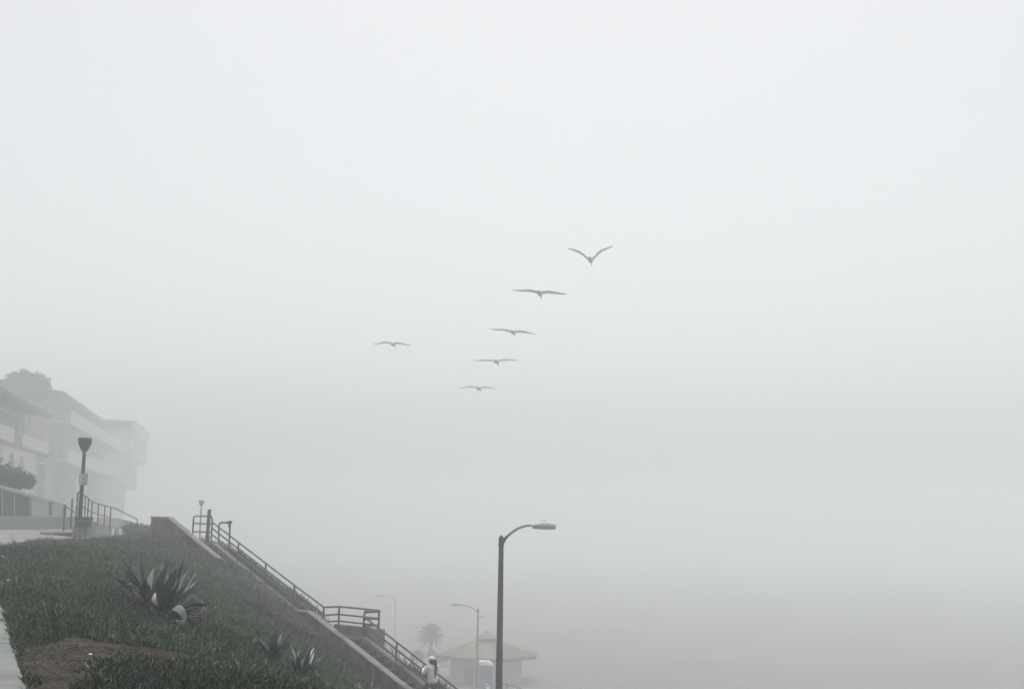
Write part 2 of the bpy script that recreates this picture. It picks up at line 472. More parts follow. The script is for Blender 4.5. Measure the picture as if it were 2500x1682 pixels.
# soil patch (a sheet just above the hillside) with the outline worn into the ice plant
soil_px = [(36, 1604), (62, 1586), (105, 1582), (122, 1566), (150, 1561), (190, 1560), (225, 1564), (261, 1575), (300, 1580), (338, 1583), (385, 1590), (430, 1597), (476, 1608),
           (450, 1618), (400, 1619), (338, 1619), (300, 1624), (276, 1631), (225, 1643), (222, 1648), (262, 1652), (240, 1664), (205, 1684), (150, 1760), (60, 1760), (58, 1690)]
soil_poly = [ground_at(px, py) for px, py in soil_px]
sx = np.array([p.x for p in soil_poly]); sy = np.array([p.y for p in soil_poly])
gx, gy = np.meshgrid(np.arange(sx.min(), sx.max(), 0.06), np.arange(sy.min(), sy.max(), 0.06), indexing='ij')
inp = in_poly(gx, gy, soil_poly)
gz = height(gx, gy) + 0.02 + 0.012 * bumps(gx, gy, 6.0, 3, 5)
sv = np.stack([gx, gy, gz], -1).reshape(-1, 3)
a_, b_ = gx.shape
ii, jj = np.meshgrid(np.arange(a_ - 1), np.arange(b_ - 1), indexing='ij')
ok = (inp[:-1, :-1] & inp[1:, :-1] & inp[:-1, 1:] & inp[1:, 1:]).ravel()
q0 = (ii * b_ + jj).ravel()[ok]
tag(np_obj('bare_soil', sv, [np.stack([q0, q0 + b_, q0 + b_ + 1, q0 + 1], -1)], M['soil'], smooth=True), kind='structure')

# footpath in the left foreground: edge follows the photo, slab is 1.6 m wide and runs on past the camera
edge = [ground_at(px, py) for px, py in [(-60, 1420), (-25, 1446), (0, 1477), (6, 1500), (18, 1547), (34, 1597), (57, 1682)]]
d_last = (edge[-1] - edge[-2]); d_last.z = 0; d_last.normalize()
edge += [edge[-1] + d_last * k for k in (1.5, 3, 5, 7)]
fine = [edge[0]]
for a0, a1 in zip(edge[:-1], edge[1:]):
    k = max(1, int((a1 - a0).length / 0.12)); fine += [a0.lerp(a1, (i + 1) / k) for i in range(k)]
b = MB(); prev = None; run = 0.0; ring_list = []
for i, p in enumerate(fine):
    d = fine[min(i + 3, len(fine) - 1)] - fine[max(i - 3, 0)]; d.z = 0; d.normalize()
    side = Vector((d.y, -d.x, 0))
    if side.x > 0: side = -side
    zt = hz(p.x, p.y) + 0.05; jx = random.uniform(-0.012, 0.012)
    p = Vector((p.x + jx, p.y, 0))
    hs_ = [max(hz(*(p + side * (w_ + o_)).xy[:]) for o_ in (-0.15, 0, 0.15)) + 0.06 for w_ in (0.45, 0.9, 1.35, 1.7)]
    ring_list.append([p + Vector((0, 0, zt - 0.012)), p + side * 0.02 + Vector((0, 0, zt))] + [p + side * w_ + Vector((0, 0, h_)) for w_, h_ in zip((0.45, 0.9, 1.35, 1.7), hs_)] + [p + side * 1.7 + Vector((0, 0, hs_[-1] - 0.3)), p + Vector((0, 0, zt - 0.3))])
k = 0
while k < len(ring_list) - 2:                            # slabs of about 1.7 m with open joints between them
    e_ = min(k + 14, len(ring_list) - 1); grp = [list(r_) for r_ in ring_list[k:e_ + 1]]
    dv = (grp[-1][1] - grp[-2][1]).normalized() * 0.009; grp[-1] = [q_ - dv for q_ in grp[-1]]
    dz = Vector((0, 0, random.uniform(-0.012, 0.012))); b.loft([[q_ + dz for q_ in r_] for r_ in grp]); k = e_
path_edge = edge
tag(b.build('footpath', M['concrete_light']), kind='structure')

# upper walk behind the planted slope
near_px = [(-420, 1358, 31.0), (-150, 1352, 31.0), (0, 1342, 31.6), (40, 1333, 35), (80, 1327, 38.6), (130, 1325, 41), (191, 1322, 43.5), (240, 1319, 45.5), (285, 1316, 47), (352, 1313, 48.5)]
far_px = [(-420, 1300, 50), (-150, 1296, 53), (0, 1293, 58), (40, 1294, 59), (80, 1297, 60), (130, 1300, 61), (191, 1302, 62), (240, 1303, 63), (285, 1303, 64), (352, 1304, 66)]
near = [at(*p) for p in near_px]; far = [at(*p) for p in far_px]
b = MB()
K = 8
grid = []
for a0, a1 in zip(smooth_path(near, 4), smooth_path(far, 4)):
    row = []
    for k in range(K + 1):
        p = a0.lerp(a1, k / K); z = max(p.z, hz(p.x, p.y) + 0.03); row.append(Vector((p.x, p.y, z)))
    grid.append(row)
vs = [p for r_ in grid for p in r_]; fs = []
for i in range(len(grid) - 1):
    for k in range(K):
        q = i * (K + 1) + k; fs.append((q, q + 1, q + K + 2, q + K + 1))
b.add(vs, fs)
tag(b.build('promenade', M['concrete_walk'], smooth=True), kind='structure')
walk_poly = near + far[::-1]
# pale kerb along its planted edge
b = MB(); prev = None
for i, row in enumerate(grid):
    p = row[0]; d = (row[1] - row[0]); d.z = 0; d.normalize()
    ring = [p + Vector((0, 0, 0.07)) - d * 0.02, p + Vector((0, 0, 0.07)) + d * 0.30, p + d * 0.30 + Vector((0, 0, -0.3)), p - d * 0.02 + Vector((0, 0, -0.3))]
    if prev: b.loft([prev, ring])
    prev = ring
tag(b.build('kerb', M['concrete_light']), kind='structure')

# ------------------------------------------------------------------ stairway
stair = empty('concrete_stairway', tu(T_LOW, -0.9, Z_LAND), 'weathered concrete stairway with a stained parapet descending the planted bluff', 'stairway')
ts = [-0.90, -0.4, 0.35, 2, 4, 6, 7.85, 9.55, 11, 13, 15, 18, 22, 24]
b = MB()
prof = [tu(t, U_WALL0, wall_top(t)) for t in ts] + [tu(t, U_WALL0, wall_top(t) - 2.6) for t in reversed(ts)]
prof[-1] = tu(ts[0], U_WALL0, -2.4)
b.prism(prof, N * (U_WALL1 - U_WALL0))
par = b.build('parapet', M['concrete_face'], stair, bevel=0.02)
b = MB()   # coping: worn lighter cap a little wider than the wall, its edges chipped and uneven
tt = sorted(set(list(np.arange(-0.915, 24.0, 0.22)) + [0.35, 7.85, 9.55]))
rings = []
for t in tt:
    z0 = wall_top(t); jt = lambda a: random.uniform(-a, a)
    rings.append([tu(t, U_WALL0 - 0.02 + jt(.008), z0 + 0.003), tu(t, U_WALL0 - 0.02 + jt(.010), z0 + 0.045 + jt(.012)), tu(t, U_WALL0 + 0.02 + jt(.008), z0 + 0.062 + jt(.008)),
                  tu(t, U_WALL1 - 0.02 + jt(.008), z0 + 0.062 + jt(.008)), tu(t, U_WALL1 + 0.02 + jt(.010), z0 + 0.045 + jt(.012)), tu(t, U_WALL1 + 0.02 + jt(.008), z0 + 0.003)])
b.loft(rings); b.build('coping', M['concrete'], par)
def flight(n, t_start, z_start):
    b = MB()
    for k in range(n):
        ta_, tb_ = t_start + GO * k, t_start + GO * (k + 1)
        zt = z_start - RISE * (k + 1)
        b.prism([tu(ta_, U_WALL1, zt - 0.35), tu(tb_ + 0.02, U_WALL1, zt - 0.35), tu(tb_ + 0.02, U_WALL1, zt), tu(ta_, U_WALL1, zt)], N * (U_CURB0 - U_WALL1))
    return b
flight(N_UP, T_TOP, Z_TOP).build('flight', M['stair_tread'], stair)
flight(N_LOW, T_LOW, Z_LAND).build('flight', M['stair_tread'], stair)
b = MB()
b.prism([tu(-0.9, U_WALL1, Z_TOP), tu(T_TOP, U_WALL1, Z_TOP), tu(T_TOP, U_CURB0, Z_TOP), tu(-1.5, U_CURB0, Z_TOP)], (0, 0, -0.3))
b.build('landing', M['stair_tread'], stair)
b = MB()
b.prism([tu(T_LAND, U_WALL1, Z_LAND), tu(T_LOW, U_WALL1, Z_LAND), tu(T_LOW, 0.66, Z_LAND), tu(T_LAND, 0.66, Z_LAND)], (0, 0, -0.3))
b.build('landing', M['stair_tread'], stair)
# far curb, and the boxed-out landing wall
b = MB()
for t0, t1 in [(-1.5, T_LAND), (T_LOW, 24.0)]:
    tt = [t0] + ([T_TOP] if t0 < T_TOP else []) + [t1]
    b.prism([tu(t, U_CURB0, curb_top(t + (1e-3 if t == t0 else -1e-3))) for t in tt] + [tu(t, U_CURB0, curb_top(t) - 1.6) for t in reversed(tt)], N * (U_CURB1 - U_CURB0))
b.build('curb', M['concrete'], stair, bevel=0.015)
b = MB()
ZB = -3.70
b.prism([tu(T_LAND - 0.1, 0.66, ZB), tu(T_LOW + 0.2, 0.66, ZB), tu(T_LOW + 0.2, 0.66, ZB - 2.6), tu(T_LAND - 0.1, 0.66, ZB - 2.6)], N * 0.2)
b.prism([tu(T_LOW + 0.003, 0.203, ZB - 0.002), tu(T_LOW + 0.003, 0.657, ZB - 0.002), tu(T_LOW + 0.003, 0.657, ZB - 2.6), tu(T_LOW + 0.003, 0.203, ZB - 2.6)], S * 0.194)
b.prism([tu(T_LAND - 0.098, 0.203, ZB - 0.3), tu(T_LAND - 0.098, 0.657, ZB - 0.3), tu(T_LAND - 0.098, 0.657, ZB - 2.6), tu(T_LAND - 0.098, 0.203, ZB - 2.6)], S * 0.18)
b.build('landing_wall', M['concrete'], stair, bevel=0.015)

# ------------------------------------------------------------------ stair railings
RR = 0.032
U_R = 0.09
def rail_z(t):                                    # top rail of the upper flight
    return -0.22 - 0.387 * (t - 0.24)
Zr = -3.09                                        # top rail on the landing
rail = empty('stair_railing', tu(4, U_R, curb_top(4)), 'grey three-rail pipe railing with a looped top end along the upper flight and landing', 'railing')
zl = 0.02
b = MB(); b.tube([tu(-1.18, U_R, Z_TOP - 0.1)] + [tu(-1.18, U_R, -0.16)] + arc(tu(-1.18, U_R, -0.12), tu(-1.18, U_R, zl), tu(-0.98, U_R, zl), 5) + arc(tu(0.05, U_R, zl), tu(0.22, U_R, zl), tu(0.22, U_R, -0.16), 5) + [tu(0.22, U_R, -1.12)], RR)
b.build('end_loop', M['rail'], rail, smooth=True)
for dz in (0.30, 0.63):
    b = MB(); b.tube([tu(-1.18, U_R, zl - dz), tu(0.22, U_R, zl - dz)], RR * 0.9); b.build('loop_rail', M['rail'], rail, smooth=True)
UB = 0.76                                         # railing line on the boxed-out landing wall
bay = [tu(T_LAND + 0.05, U_R), tu(7.71, UB), tu(9.92, UB), tu(9.94, U_R)]
for k, (nm, dz) in enumerate([('top_rail', 0.0), ('middle_rail', 0.235), ('lower_rail', 0.475)]):
    b = MB(); p = [tu(0.24, U_R, rail_z(0.24) - dz)] + [tu(t, U_R, rail_z(t) - dz) for t in (3, 6)] + [tu(T_LAND + 0.05, U_R, Zr - dz)]
    if k == 2: p = p[:-1] + [tu(T_LAND - 0.6, U_R, rail_z(T_LAND - 0.6) - dz)]
    b.tube(p, RR); b.build(nm, M['rail'], rail, smooth=True)
for nm, dz in [('top_rail', 0.0), ('middle_rail', 0.27), ('lower_rail', 0.50)]:
    p = [Vector((q.x, q.y, Zr - dz)) for q in bay]
    b = MB(); b.tube([p[0], p[1]], RR); b.tube([p[1], p[2]], RR); b.tube([p[2], p[3]], RR)
    b.build(nm, M['rail'], rail, smooth=True)
for t in (2.17, 4.05, 5.9, T_LAND + 0.05):
    b = MB(); b.tube([tu(t, U_R, curb_top(t - 1e-3) - 0.05), tu(t, U_R, rail_z(t) if t < 7 else Zr)], RR * 1.05); b.build('post', M['rail'], rail, smooth=True)
for q in (bay[1], bay[2]):
    b = MB(); b.tube([(q.x, q.y, ZB - 0.05), (q.x, q.y, Zr)], RR * 1.1); b.build('post', M['rail'], rail, smooth=True)

low = empty('stair_railing', tu(13, U_R, curb_top(13)), 'grey three-rail pipe railing along the lower flight, beside the woman in white', 'railing')
def low_z(t): return -3.29 - 0.405 * (t - T_LOW)
b = MB()
b.tube([tu(T_LOW + 0.02, U_R - 0.03, Z_LAND - 0.1), tu(T_LOW + 0.02, U_R - 0.03, Zr - 0.18)] + arc(tu(T_LOW + 0.02, U_R - 0.03, Zr - 0.16), tu(T_LOW + 0.02, U_R - 0.03, Zr - 0.03), tu(T_LOW + 0.03, U_R + 0.12, Zr - 0.03), 5) + [tu(T_LOW + 0.06, UB - 0.03, Zr - 0.03)], RR * 1.1)
b.build('end_loop', M['rail'], low, smooth=True)
for nm, dz in [('top_rail', 0.0), ('middle_rail', 0.235), ('lower_rail', 0.49)]:
    b = MB(); b.tube([tu(T_LOW + 0.04, U_R, low_z(T_LOW) - dz), tu(23.5, U_R, low_z(23.5) - dz)], RR); b.build(nm, M['rail'], low, smooth=True)
for t in (11.67, 14.9, 18.0, 21.0, 23.5):
    b = MB(); b.tube([tu(t, U_R, curb_top(t) - 0.05), tu(t, U_R, low_z(t))], RR * 1.05); b.build('post', M['rail'], low, smooth=True)

# tall post and pipework at the head of the stairs
p0, p1 = at(504.5, 1332, 48.6), at(511.5, 1245, 48.6)
e = empty('pipe_post', (p0.x, p0.y, hz(p0.x, p0.y)), 'thick weathered grey post standing behind the looped end of the stair railing', 'post')
b = MB(); b.tube([p0 - Vector((0, 0, 0.8)), p0, p1], [0.078, 0.078, 0.072], 14); b.build('shaft', M['post'], e, smooth=True)
b = MB(); b.tube([p1, p1 + Vector((0, 0, 0.03))], [0.078, 0.070], 14); b.build('cap', M['rail'], e, smooth=True)
q = lambda X, Y, D=50.0: at(350 + X / 3.885, 1200 + Y / 3.885, D)
e = empty('standpipe', q(713, 520), 'rusty bent standpipe with a flared cup rising behind the upper stair railing', 'pipe')
b = MB(); b.tube([q(711, 640), q(714, 500), q(717, 330)] + arc(q(717, 325), q(718, 296), q(740, 293), 5) + [q(822, 294)], 0.036, 10); b.build('riser', M['rust'], e, smooth=True)
for a0, a1, r_ in [(q(790, 293), q(812, 293), .055), (q(745, 293), q(756, 293), .048), (q(806, 322), q(822, 322), .05)]:
    b = MB(); b.tube([a0, a1], r_, 10); b.build('coupling', M['rust'], e, smooth=True)
b = MB(); b.tube([q(804, 680), q(812, 545), q(822, 310)], [0.034, 0.034, 0.038], 10); b.build('down_pipe', M['rust'], e, smooth=True)
b = MB(); b.tube([q(823, 312), q(824, 300), q(826, 276)], [0.042, 0.055, 0.085], 12); b.build('cup', M['rust'], e, smooth=True)

# ------------------------------------------------------------------ near street lamp
D = 38.0
P = lambda X, Y: at(1080 + X / 6.532, 1240 + Y / 6.532, D)
base = at(1214, 2000, D); top = P(938, 590)
lamp = empty('street_lamp', (base.x, base.y, top.z - 9.2), 'tall concrete street lamp with a curved arm and pale head, nearest the middle', 'street lamp', 'curved-arm street lamps')
foot = Vector((top.x, top.y, top.z - 9.2))
lamp.location = foot
b = MB(); b.tube([foot - Vector((0, 0, 0.8)), foot, top], [0.165, 0.155, 0.083], 8); b.build('pole', M['pole'], lamp)
b = MB(); b.tube([top - Vector((0, 0, 0.015)), top + Vector((0, 0, 0.035))], 0.098, 16); b.build('collar', M['cap'], lamp, smooth=True)
b = MB(); b.lathe(top, [(0.086, 0.035), (0.086, 0.16), (0.092, 0.165), (0.092, 0.185), (0.082, 0.215), (0.062, 0.262), (0.036, 0.296), (0.012, 0.312)], 16); b.build('finial', M['cap'], lamp, smooth=True)
b = MB(); b.tube([P(962, 545), P(995, 490), P(1035, 452)], [0.07, 0.05, 0.042], 12); b.build('bracket', M['cap'], lamp, smooth=True)
b = MB(); b.tube(smooth_path([P(985, 510), P(1030, 458), P(1075, 415), P(1130, 373), P(1220, 318), P(1310, 288), P(1370, 277), P(1450, 276)], 4), [0.041 - 0.010 * i / 28 for i in range(29)], 12); b.build('arm', M['arm'], lamp, smooth=True)
# cobra head: axis runs from the arm to the tip
h0, h1 = P(1418, 280), P(1812, 292)
ax = (h1 - h0); HL = ax.length; ax.normalize(); ay_ = Vector((0, 1, 0)); az_ = ax.cross(ay_).normalized()
if az_.z < 0: az_ = -az_
def head_ring(s_, w, up, dn, n=14):
    c = h0 + ax * (HL * s_)
    return [c + ay_ * (w * math.copysign(abs(math.cos(a)) ** 0.7, math.cos(a))) + az_ * ((up if math.sin(a) > 0 else dn) * math.copysign(abs(math.sin(a)) ** 0.75, math.sin(a))) for a in [2 * math.pi * k / n for k in range(n)]]
b = MB(); b.loft([head_ring(s_, w, u_, d_) for s_, w, u_, d_ in [(-0.02, 0.035, 0.03, 0.03), (0.05, 0.07, 0.04, 0.028), (0.2, 0.13, 0.085, 0.026), (0.38, 0.165, 0.13, 0.026), (0.6, 0.18, 0.158, 0.026), (0.8, 0.17, 0.14, 0.026), (0.93, 0.14, 0.10, 0.026), (1.0, 0.10, 0.065, 0.026)]])
hd = b.build('luminaire', M['head'], lamp, smooth=True)
b = MB(); b.loft([[p - az_ * 0.0 for p in head_ring(s_, w, -0.022, d_)] for s_, w, d_ in [(0.04, 0.06, 0.085), (0.2, 0.12, 0.095), (0.5, 0.165, 0.11), (0.8, 0.16, 0.10), (0.99, 0.10, 0.085)]])
b.build('lens', M['lens'], hd, smooth=True)
for s_, w, nm in [(0.44, 0.02, 'cap_bolt'), (0.55, 0.03, 'photocell'), (0.62, 0.016, 'cap_bolt')]:
    b = MB(); b.lathe(h0 + ax * (HL * s_) + az_ * 0.145, [(w, -0.02), (w, 0.016), (w * 0.6, 0.03)], 8); b.build(nm, M['cap'], hd, smooth=True)

# far street lamps on the beach level (arm to the left)
def beach_lamp(px, py, D, H, arm_px, label, faint=False):
    tp = at(px, py, D); e = empty('street_lamp', (tp.x, tp.y, tp.z - H), label, 'street lamp', 'curved-arm street lamps')
    b = MB(); b.tube([e.location, tp], [0.09, 0.06] if faint else [0.14, 0.10], 8); b.build('pole', M['pole'], e)
    b = MB(); b.lathe(tp, [(0.12, 0), (0.12, 0.25), (0.06, 0.38)], 10); b.build('finial', M['cap'], e, smooth=True)
    a = arm_px * D / F
    b = MB(); b.tube(smooth_path([tp, tp + Vector((-a * 0.12, 0, 0.28)), tp + Vector((-a * 0.32, 0, 0.55)), tp + Vector((-a * 0.62, 0, 0.72))], 5), 0.055, 8); b.build('arm', M['arm'], e, smooth=True)
    c0 = tp + Vector((-a * 0.60, 0, 0.72)); b = MB()
    rings = []
    for s_, w, h in [(0, 0.05, 0.05), (0.25, 0.13, 0.11), (0.7, 0.15, 0.13), (1, 0.07, 0.06)]:
        c = c0 + Vector((-a * 0.42 * s_, 0, 0)); rings.append([c + Vector((0, w * math.cos(t), h * math.sin(t))) for t in [2 * math.pi * k / 10 for k in range(10)]])
    b.loft(rings); b.build('luminaire', M['arm'], e, smooth=True)
    return e, tp
e, tp = beach_lamp(1167, 1494, 126, 9.0, 63, 'hazy street lamp in front of the tiled pavilion, arm pointing left')
b = MB(); b.tube([tp + Vector((0, 0, -0.45)), tp + Vector((0.62, 0, -0.45))], 0.05, 8); b.build('bracket', M['arm'], e, smooth=True)
beach_lamp(966, 1466, 192, 6.6, 45, 'faintest street lamp, barely visible in the fog behind the palm', True)

# ------------------------------------------------------------------ post-top lamps on the upper walk
def post_lamp(label, base, H, sc=1.0):
    e = empty('lamp_post', base, label, 'lamp post', 'post-top lamps along the upper walk')
    b = MB(); b.tube([base, base + Vector((0, 0, H * 0.5)), base + Vector((0, 0, H - 0.62))], [0.088, 0.078, 0.066], 14); b.build('pole', M['lamp_dark'], e, smooth=True)
    b = MB(); b.lathe(base, [(0.05, H - 0.62), (0.05, H - 0.55)], 12); b.build('neck', M['post'], e, smooth=True)
    b = MB(); b.lathe(base, [(0.10, H - 0.56), (0.115, H - 0.54), (0.12, H - 0.51), (0.17, H - 0.42), (0.22, H - 0.32), (0.255, H - 0.20), (0.272, H - 0.06), (0.268, H - 0.02), (0.24, H)], 20)
    b.build('lantern', M['lamp_dark'], e, smooth=True)
    return e
pb = at(190, 1310, 47.6)
zb = pb.z
ptop = at(205.5, 1068.5, 47.6)
lp = post_lamp('dark bowl-topped lamp post beside the planted slope, carrying the white sign', Vector((pb.x + 0.03, pb.y, zb + 0.35)), ptop.z - zb - 0.35)
pf = at(486.5, 1330, 118.0); pt2 = at(487.5, 1221, 118.0)
post_lamp('faint distant bowl-topped lamp post in the fog behind the looped stair railing', Vector((pf.x, pf.y, pt2.z - 4.6)), 4.6)

# sign on the near lamp post (its lettering is too small to read: lines of grey dashes)
sc = at(203.5, 1169.5, 47.6 - 0.13)
e = empty('street_sign', sc, 'white notice sign with lines of dark lettering fixed to the near lamp post', 'sign')
SW, SH = 0.325, 0.47
def rrect(w, h, r_, y):
    out = []
    for cx, cz, a0 in [(w / 2 - r_, h / 2 - r_, 0), (-w / 2 + r_, h / 2 - r_, 90), (-w / 2 + r_, -h / 2 + r_, 180), (w / 2 - r_, -h / 2 + r_, 270)]:
        for k in range(4):
            a = R(a0 + 30 * k); out.append(sc + Vector((cx + r_ * math.cos(a), y, cz + r_ * math.sin(a))))
    return out
b = MB(); b.prism(rrect(SW, SH, 0.035, 0), (0, 0.012, 0)); b.build('plate', M['ink'], e)
b = MB(); b.prism(rrect(SW - 0.03, SH - 0.03, 0.025, -0.004), (0, 0.003, 0)); b.build('face', M['sign'], e)
rows = [(0.17, [(-0.06, 0.05), (0.05, 0.12)]), (0.125, [(-0.075, 0.035), (0.02, 0.06), (0.095, 0.05)]), (0.055, [(-0.08, 0.05), (0.0, 0.07), (0.085, 0.06)]),
        (0.01, [(0.03, 0.15)]), (-0.05, [(0.0, 0.05), (0.075, 0.06)]), (-0.125, [(-0.03, 0.05), (0.06, 0.07)]), (-0.165, [(0.02, 0.12), (0.10, 0.02)])]
for z, segs in rows:
    for x, w in segs:
        b = MB(); b.box(sc + Vector((x, -0.006, z)), w, 0.003, 0.020); b.build('lettering', M['ink'], e)

# concrete pedestal, cabinet on it, pale panel post
c0, c1 = at(176, 1318, 47.2), at(214, 1287, 47.2)
b = MB(); b.box(((c0.x + c1.x) / 2, 47.55, (c0.z + c1.z) / 2), c1.x - c0.x, 0.75, c1.z - c0.z)
tag(b.build('pedestal', M['concrete_walk'], origin=((c0.x + c1.x) / 2, 47.55, c0.z), bevel=0.02), 'square concrete pedestal under the near lamp post and its dark cabinet', 'pedestal')
c0, c1 = at(181, 1287, 46.95), at(219, 1262, 46.95)
e = empty('utility_cabinet', ((c0.x + c1.x) / 2, 47.2, c0.z), 'low dark utility cabinet on the concrete pedestal at the lamp post foot', 'cabinet')
b = MB(); b.box(((c0.x + c1.x) / 2, 47.14, c0.z + 0.15), c1.x - c0.x - 0.02, 0.42, 0.29); b.build('body', M['box_dark'], e, bevel=0.012)
b = MB(); b.box(((c0.x + c1.x) / 2, 47.14, c0.z + 0.355), c1.x - c0.x + 0.02, 0.46, 0.11); b.build('lid', M['box_dark'], e, bevel=0.012)
b = MB(); b.box(((c0.x + c1.x) / 2, 46.91, c0.z + 0.25), c1.x - c0.x - 0.05, 0.02, 0.035); b.build('trim', M['post'], e)
c0, c1 = at(219.5, 1318, 47.0), at(226.5, 1272, 47.0)
b = MB(); b.box(((c0.x + c1.x) / 2, 47.1, (c0.z + c1.z) / 2), c1.x - c0.x, 0.25, c1.z - c0.z)
tag(b.build('concrete_post', M['concrete_light'], origin=((c0.x + c1.x) / 2, 47.1, c0.z), bevel=0.012), 'short pale concrete post right of the dark utility cabinet', 'post')

# low concrete ledge left of the pedestal
L0, L1 = at(96, 1300, 48.5), at(171, 1300, 47.6)
b = MB(); b.prism([L0 + Vector((0, 0, 0.02)), L1 + Vector((0, 0, 0.02)), L1 + Vector((0.1, 1.2, 0.05)), L0 + Vector((0.2, 1.2, 0.05))], (0, 0, -0.07))
b.prism([at(132, 1302, 48.3), at(168, 1302, 47.8), at(168, 1302, 47.8) + Vector((0, 0.6, 0)), at(132, 1302, 48.3) + Vector((0, 0.6, 0))], (0, 0, -0.25))
tag(b.build('concrete_ledge', M['concrete'], origin=tuple(at(135, 1308, 48.0))), 'low concrete ledge left of the lamp post pedestal', 'ledge')

# ------------------------------------------------------------------ railings behind the lamp
Z5 = lambda X, Y, D: at(X / 6.533, 1080 + Y / 6.533, D)
e = empty('ramp_railing', Z5(1020, 1390, 50), 'thin grey pipe railing climbing steps and running down a ramp behind the near lamp post', 'railing')
b = MB(); b.tube([Z5(1040, 988, 50), Z5(1245, 778, 51.5)], 0.024, 8); b.build('step_rail', M['rail_pale'], e, smooth=True)
b = MB(); b.tube([Z5(1040, 1175, 50), Z5(1235, 965, 51.5)], 0.022, 8); b.build('step_rail', M['rail_pale'], e, smooth=True)
b = MB(); b.tube([Z5(1035, 1010, 50), Z5(1390, 1240, 48.6)], 0.026, 8); b.build('handrail', M['rail'], e, smooth=True)
b = MB(); b.tube(smooth_path([Z5(1245, 778, 51.5), Z5(1355, 850, 52.4), Z5(1470, 938, 53.2), Z5(1620, 995, 55), Z5(1820, 1045, 57), Z5(2000, 1130, 58.5), Z5(2190, 1225, 60)], 4), 0.026, 8); b.build('top_rail', M['rail'], e, smooth=True)
b = MB(); b.tube([Z5(1235, 965, 51.5), Z5(1350, 1045, 52.4), Z5(1455, 1108, 53.2), Z5(1600, 1150, 55), Z5(1765, 1195, 56.5)], 0.022, 8); b.build('middle_rail', M['rail'], e, smooth=True)
for X0, Y0, X1, Y1, D, r_ in [(1040, 985, 1015, 1390, 50, .036), (1155, 880, 1130, 1330, 50.8, .036), (1242, 780, 1205, 1290, 51.5, .04), (1362, 855, 1345, 1260, 52.4, .026), (1412, 895, 1390, 1260, 52.8, .03),
                       (1472, 940, 1450, 1290, 53.3, .03), (1572, 978, 1555, 1300, 54.5, .026), (1675, 1010, 1658, 1310, 55.5, .026), (1770, 1032, 1748, 1390, 56.5, .03), (2190, 1222, 2182, 1330, 60, .024)]:
    b = MB(); b.tube([Z5(X1, Y1 + 25, D), Z5(X0, Y0, D)], r_, 8); b.build('post', M['rail'], e, smooth=True)
# ramp walls
b = MB(); pts = [Z5(1470, 1265, 55), Z5(1500, 1285, 55.4), Z5(1900, 1390, 59), Z5(1905, 1640, 59), Z5(1470, 1640, 55)]
b.prism(pts, (0.1, 0.35, 0)); tag(b.build('ramp_wall', M['stucco'], origin=tuple(Z5(1650, 1580, 57))), 'sloping grey ramp wall right of the near lamp post', 'wall')
b = MB(); pts = [Z5(1560, 1190, 62), Z5(1760, 1200, 64), Z5(2050, 1260, 67), Z5(2100, 1300, 68), Z5(2100, 1500, 68), Z5(1560, 1500, 62)]
b.prism(pts, (0.1, 0.35, 0)); tag(b.build('garden_wall', M['stucco_white'], origin=tuple(Z5(1800, 1500, 65))), 'pale garden wall behind the sloping ramp railing', 'wall')
for X, D, lab in [(1800, 55.5, 'thin white bollard standing left of its twin by the hedge'), (1912, 56, 'thin white bollard nearest the round hedge')]:
    p0, p1 = Z5(X - 4, 1600, D), Z5(X, 1375, D)
    b = MB(); b.tube([p0, p1], 0.05, 10); b.tube([p1, p1 + Vector((0, 0, 0.03))], [0.05, 0.02], 10)
    tag(b.build('bollard', M['white'], origin=tuple(p0), smooth=True), lab, 'bollard', 'white bollards by the hedge')

# low wall with panel fence on top, left
wp = [(-40, 1258, 55), (178, 1261, 61)]
a0, a1 = at(-420, 1254, 47), at(180, 1261.5, 61.5)
b = MB(); b.prism([a0, a1, a1 + Vector((0, 0, -1.6)), a0 + Vector((0, 0, -1.6))], (-0.05, 0.3, 0))
tag(b.build('garden_wall', M['stucco'], origin=(a0.x * .5 + a1.x * .5, a0.y * .5 + a1.y * .5, a1.z - 1.2)), 'low grey wall along the promenade under the dark panel fence', 'wall')
fe = empty('panel_fence', at(30, 1257, 58.5), 'sloping panel fence with smoked and frosted panels on the low promenade wall', 'fence')
def fz(x):  # pixel rows of the top rail
    return 1184 + 0.29 * x
def fD(x): return 57.4 + x * 0.022
for x0, x1, m in [(-130, -33, 'glass_rail'), (-31, 3.5, 'glass_rail'), (6, 33, 'glass_rail'), (36, 70, 'glass_rail'), (76, 120, 'panel_pale'), (130, 158, 'panel_pale')]:
    b = MB(); b.prism([at(x0, 1259, fD(x0)), at(x1, 1260, fD(x1)), at(x1, fz(x1) + 8, fD(x1)), at(x0, fz(x0) + 8, fD(x0))], (0, 0.03, 0)); b.build('panel', M[m], fe)
b = MB(); b.prism([at(-130, fz(-130), fD(-130)), at(158, fz(158), fD(158)), at(158, fz(158) + 7, fD(158)), at(-130, fz(-130) + 7, fD(-130))], (0, 0.14, 0)); b.build('top_rail', M['rail_pale'], fe)
for x in (-32, 4.7, 34.5, 73, 125, 158):
    p0, p1 = at(x, 1259, fD(x) - 0.04), at(x, fz(x) + 4, fD(x) - 0.04)
    b = MB(); b.tube([p0, p1], 0.035 if x < 70 else 0.09, 8); b.build('post', M['rail_pale'] if x < 70 else M['stucco'], fe)

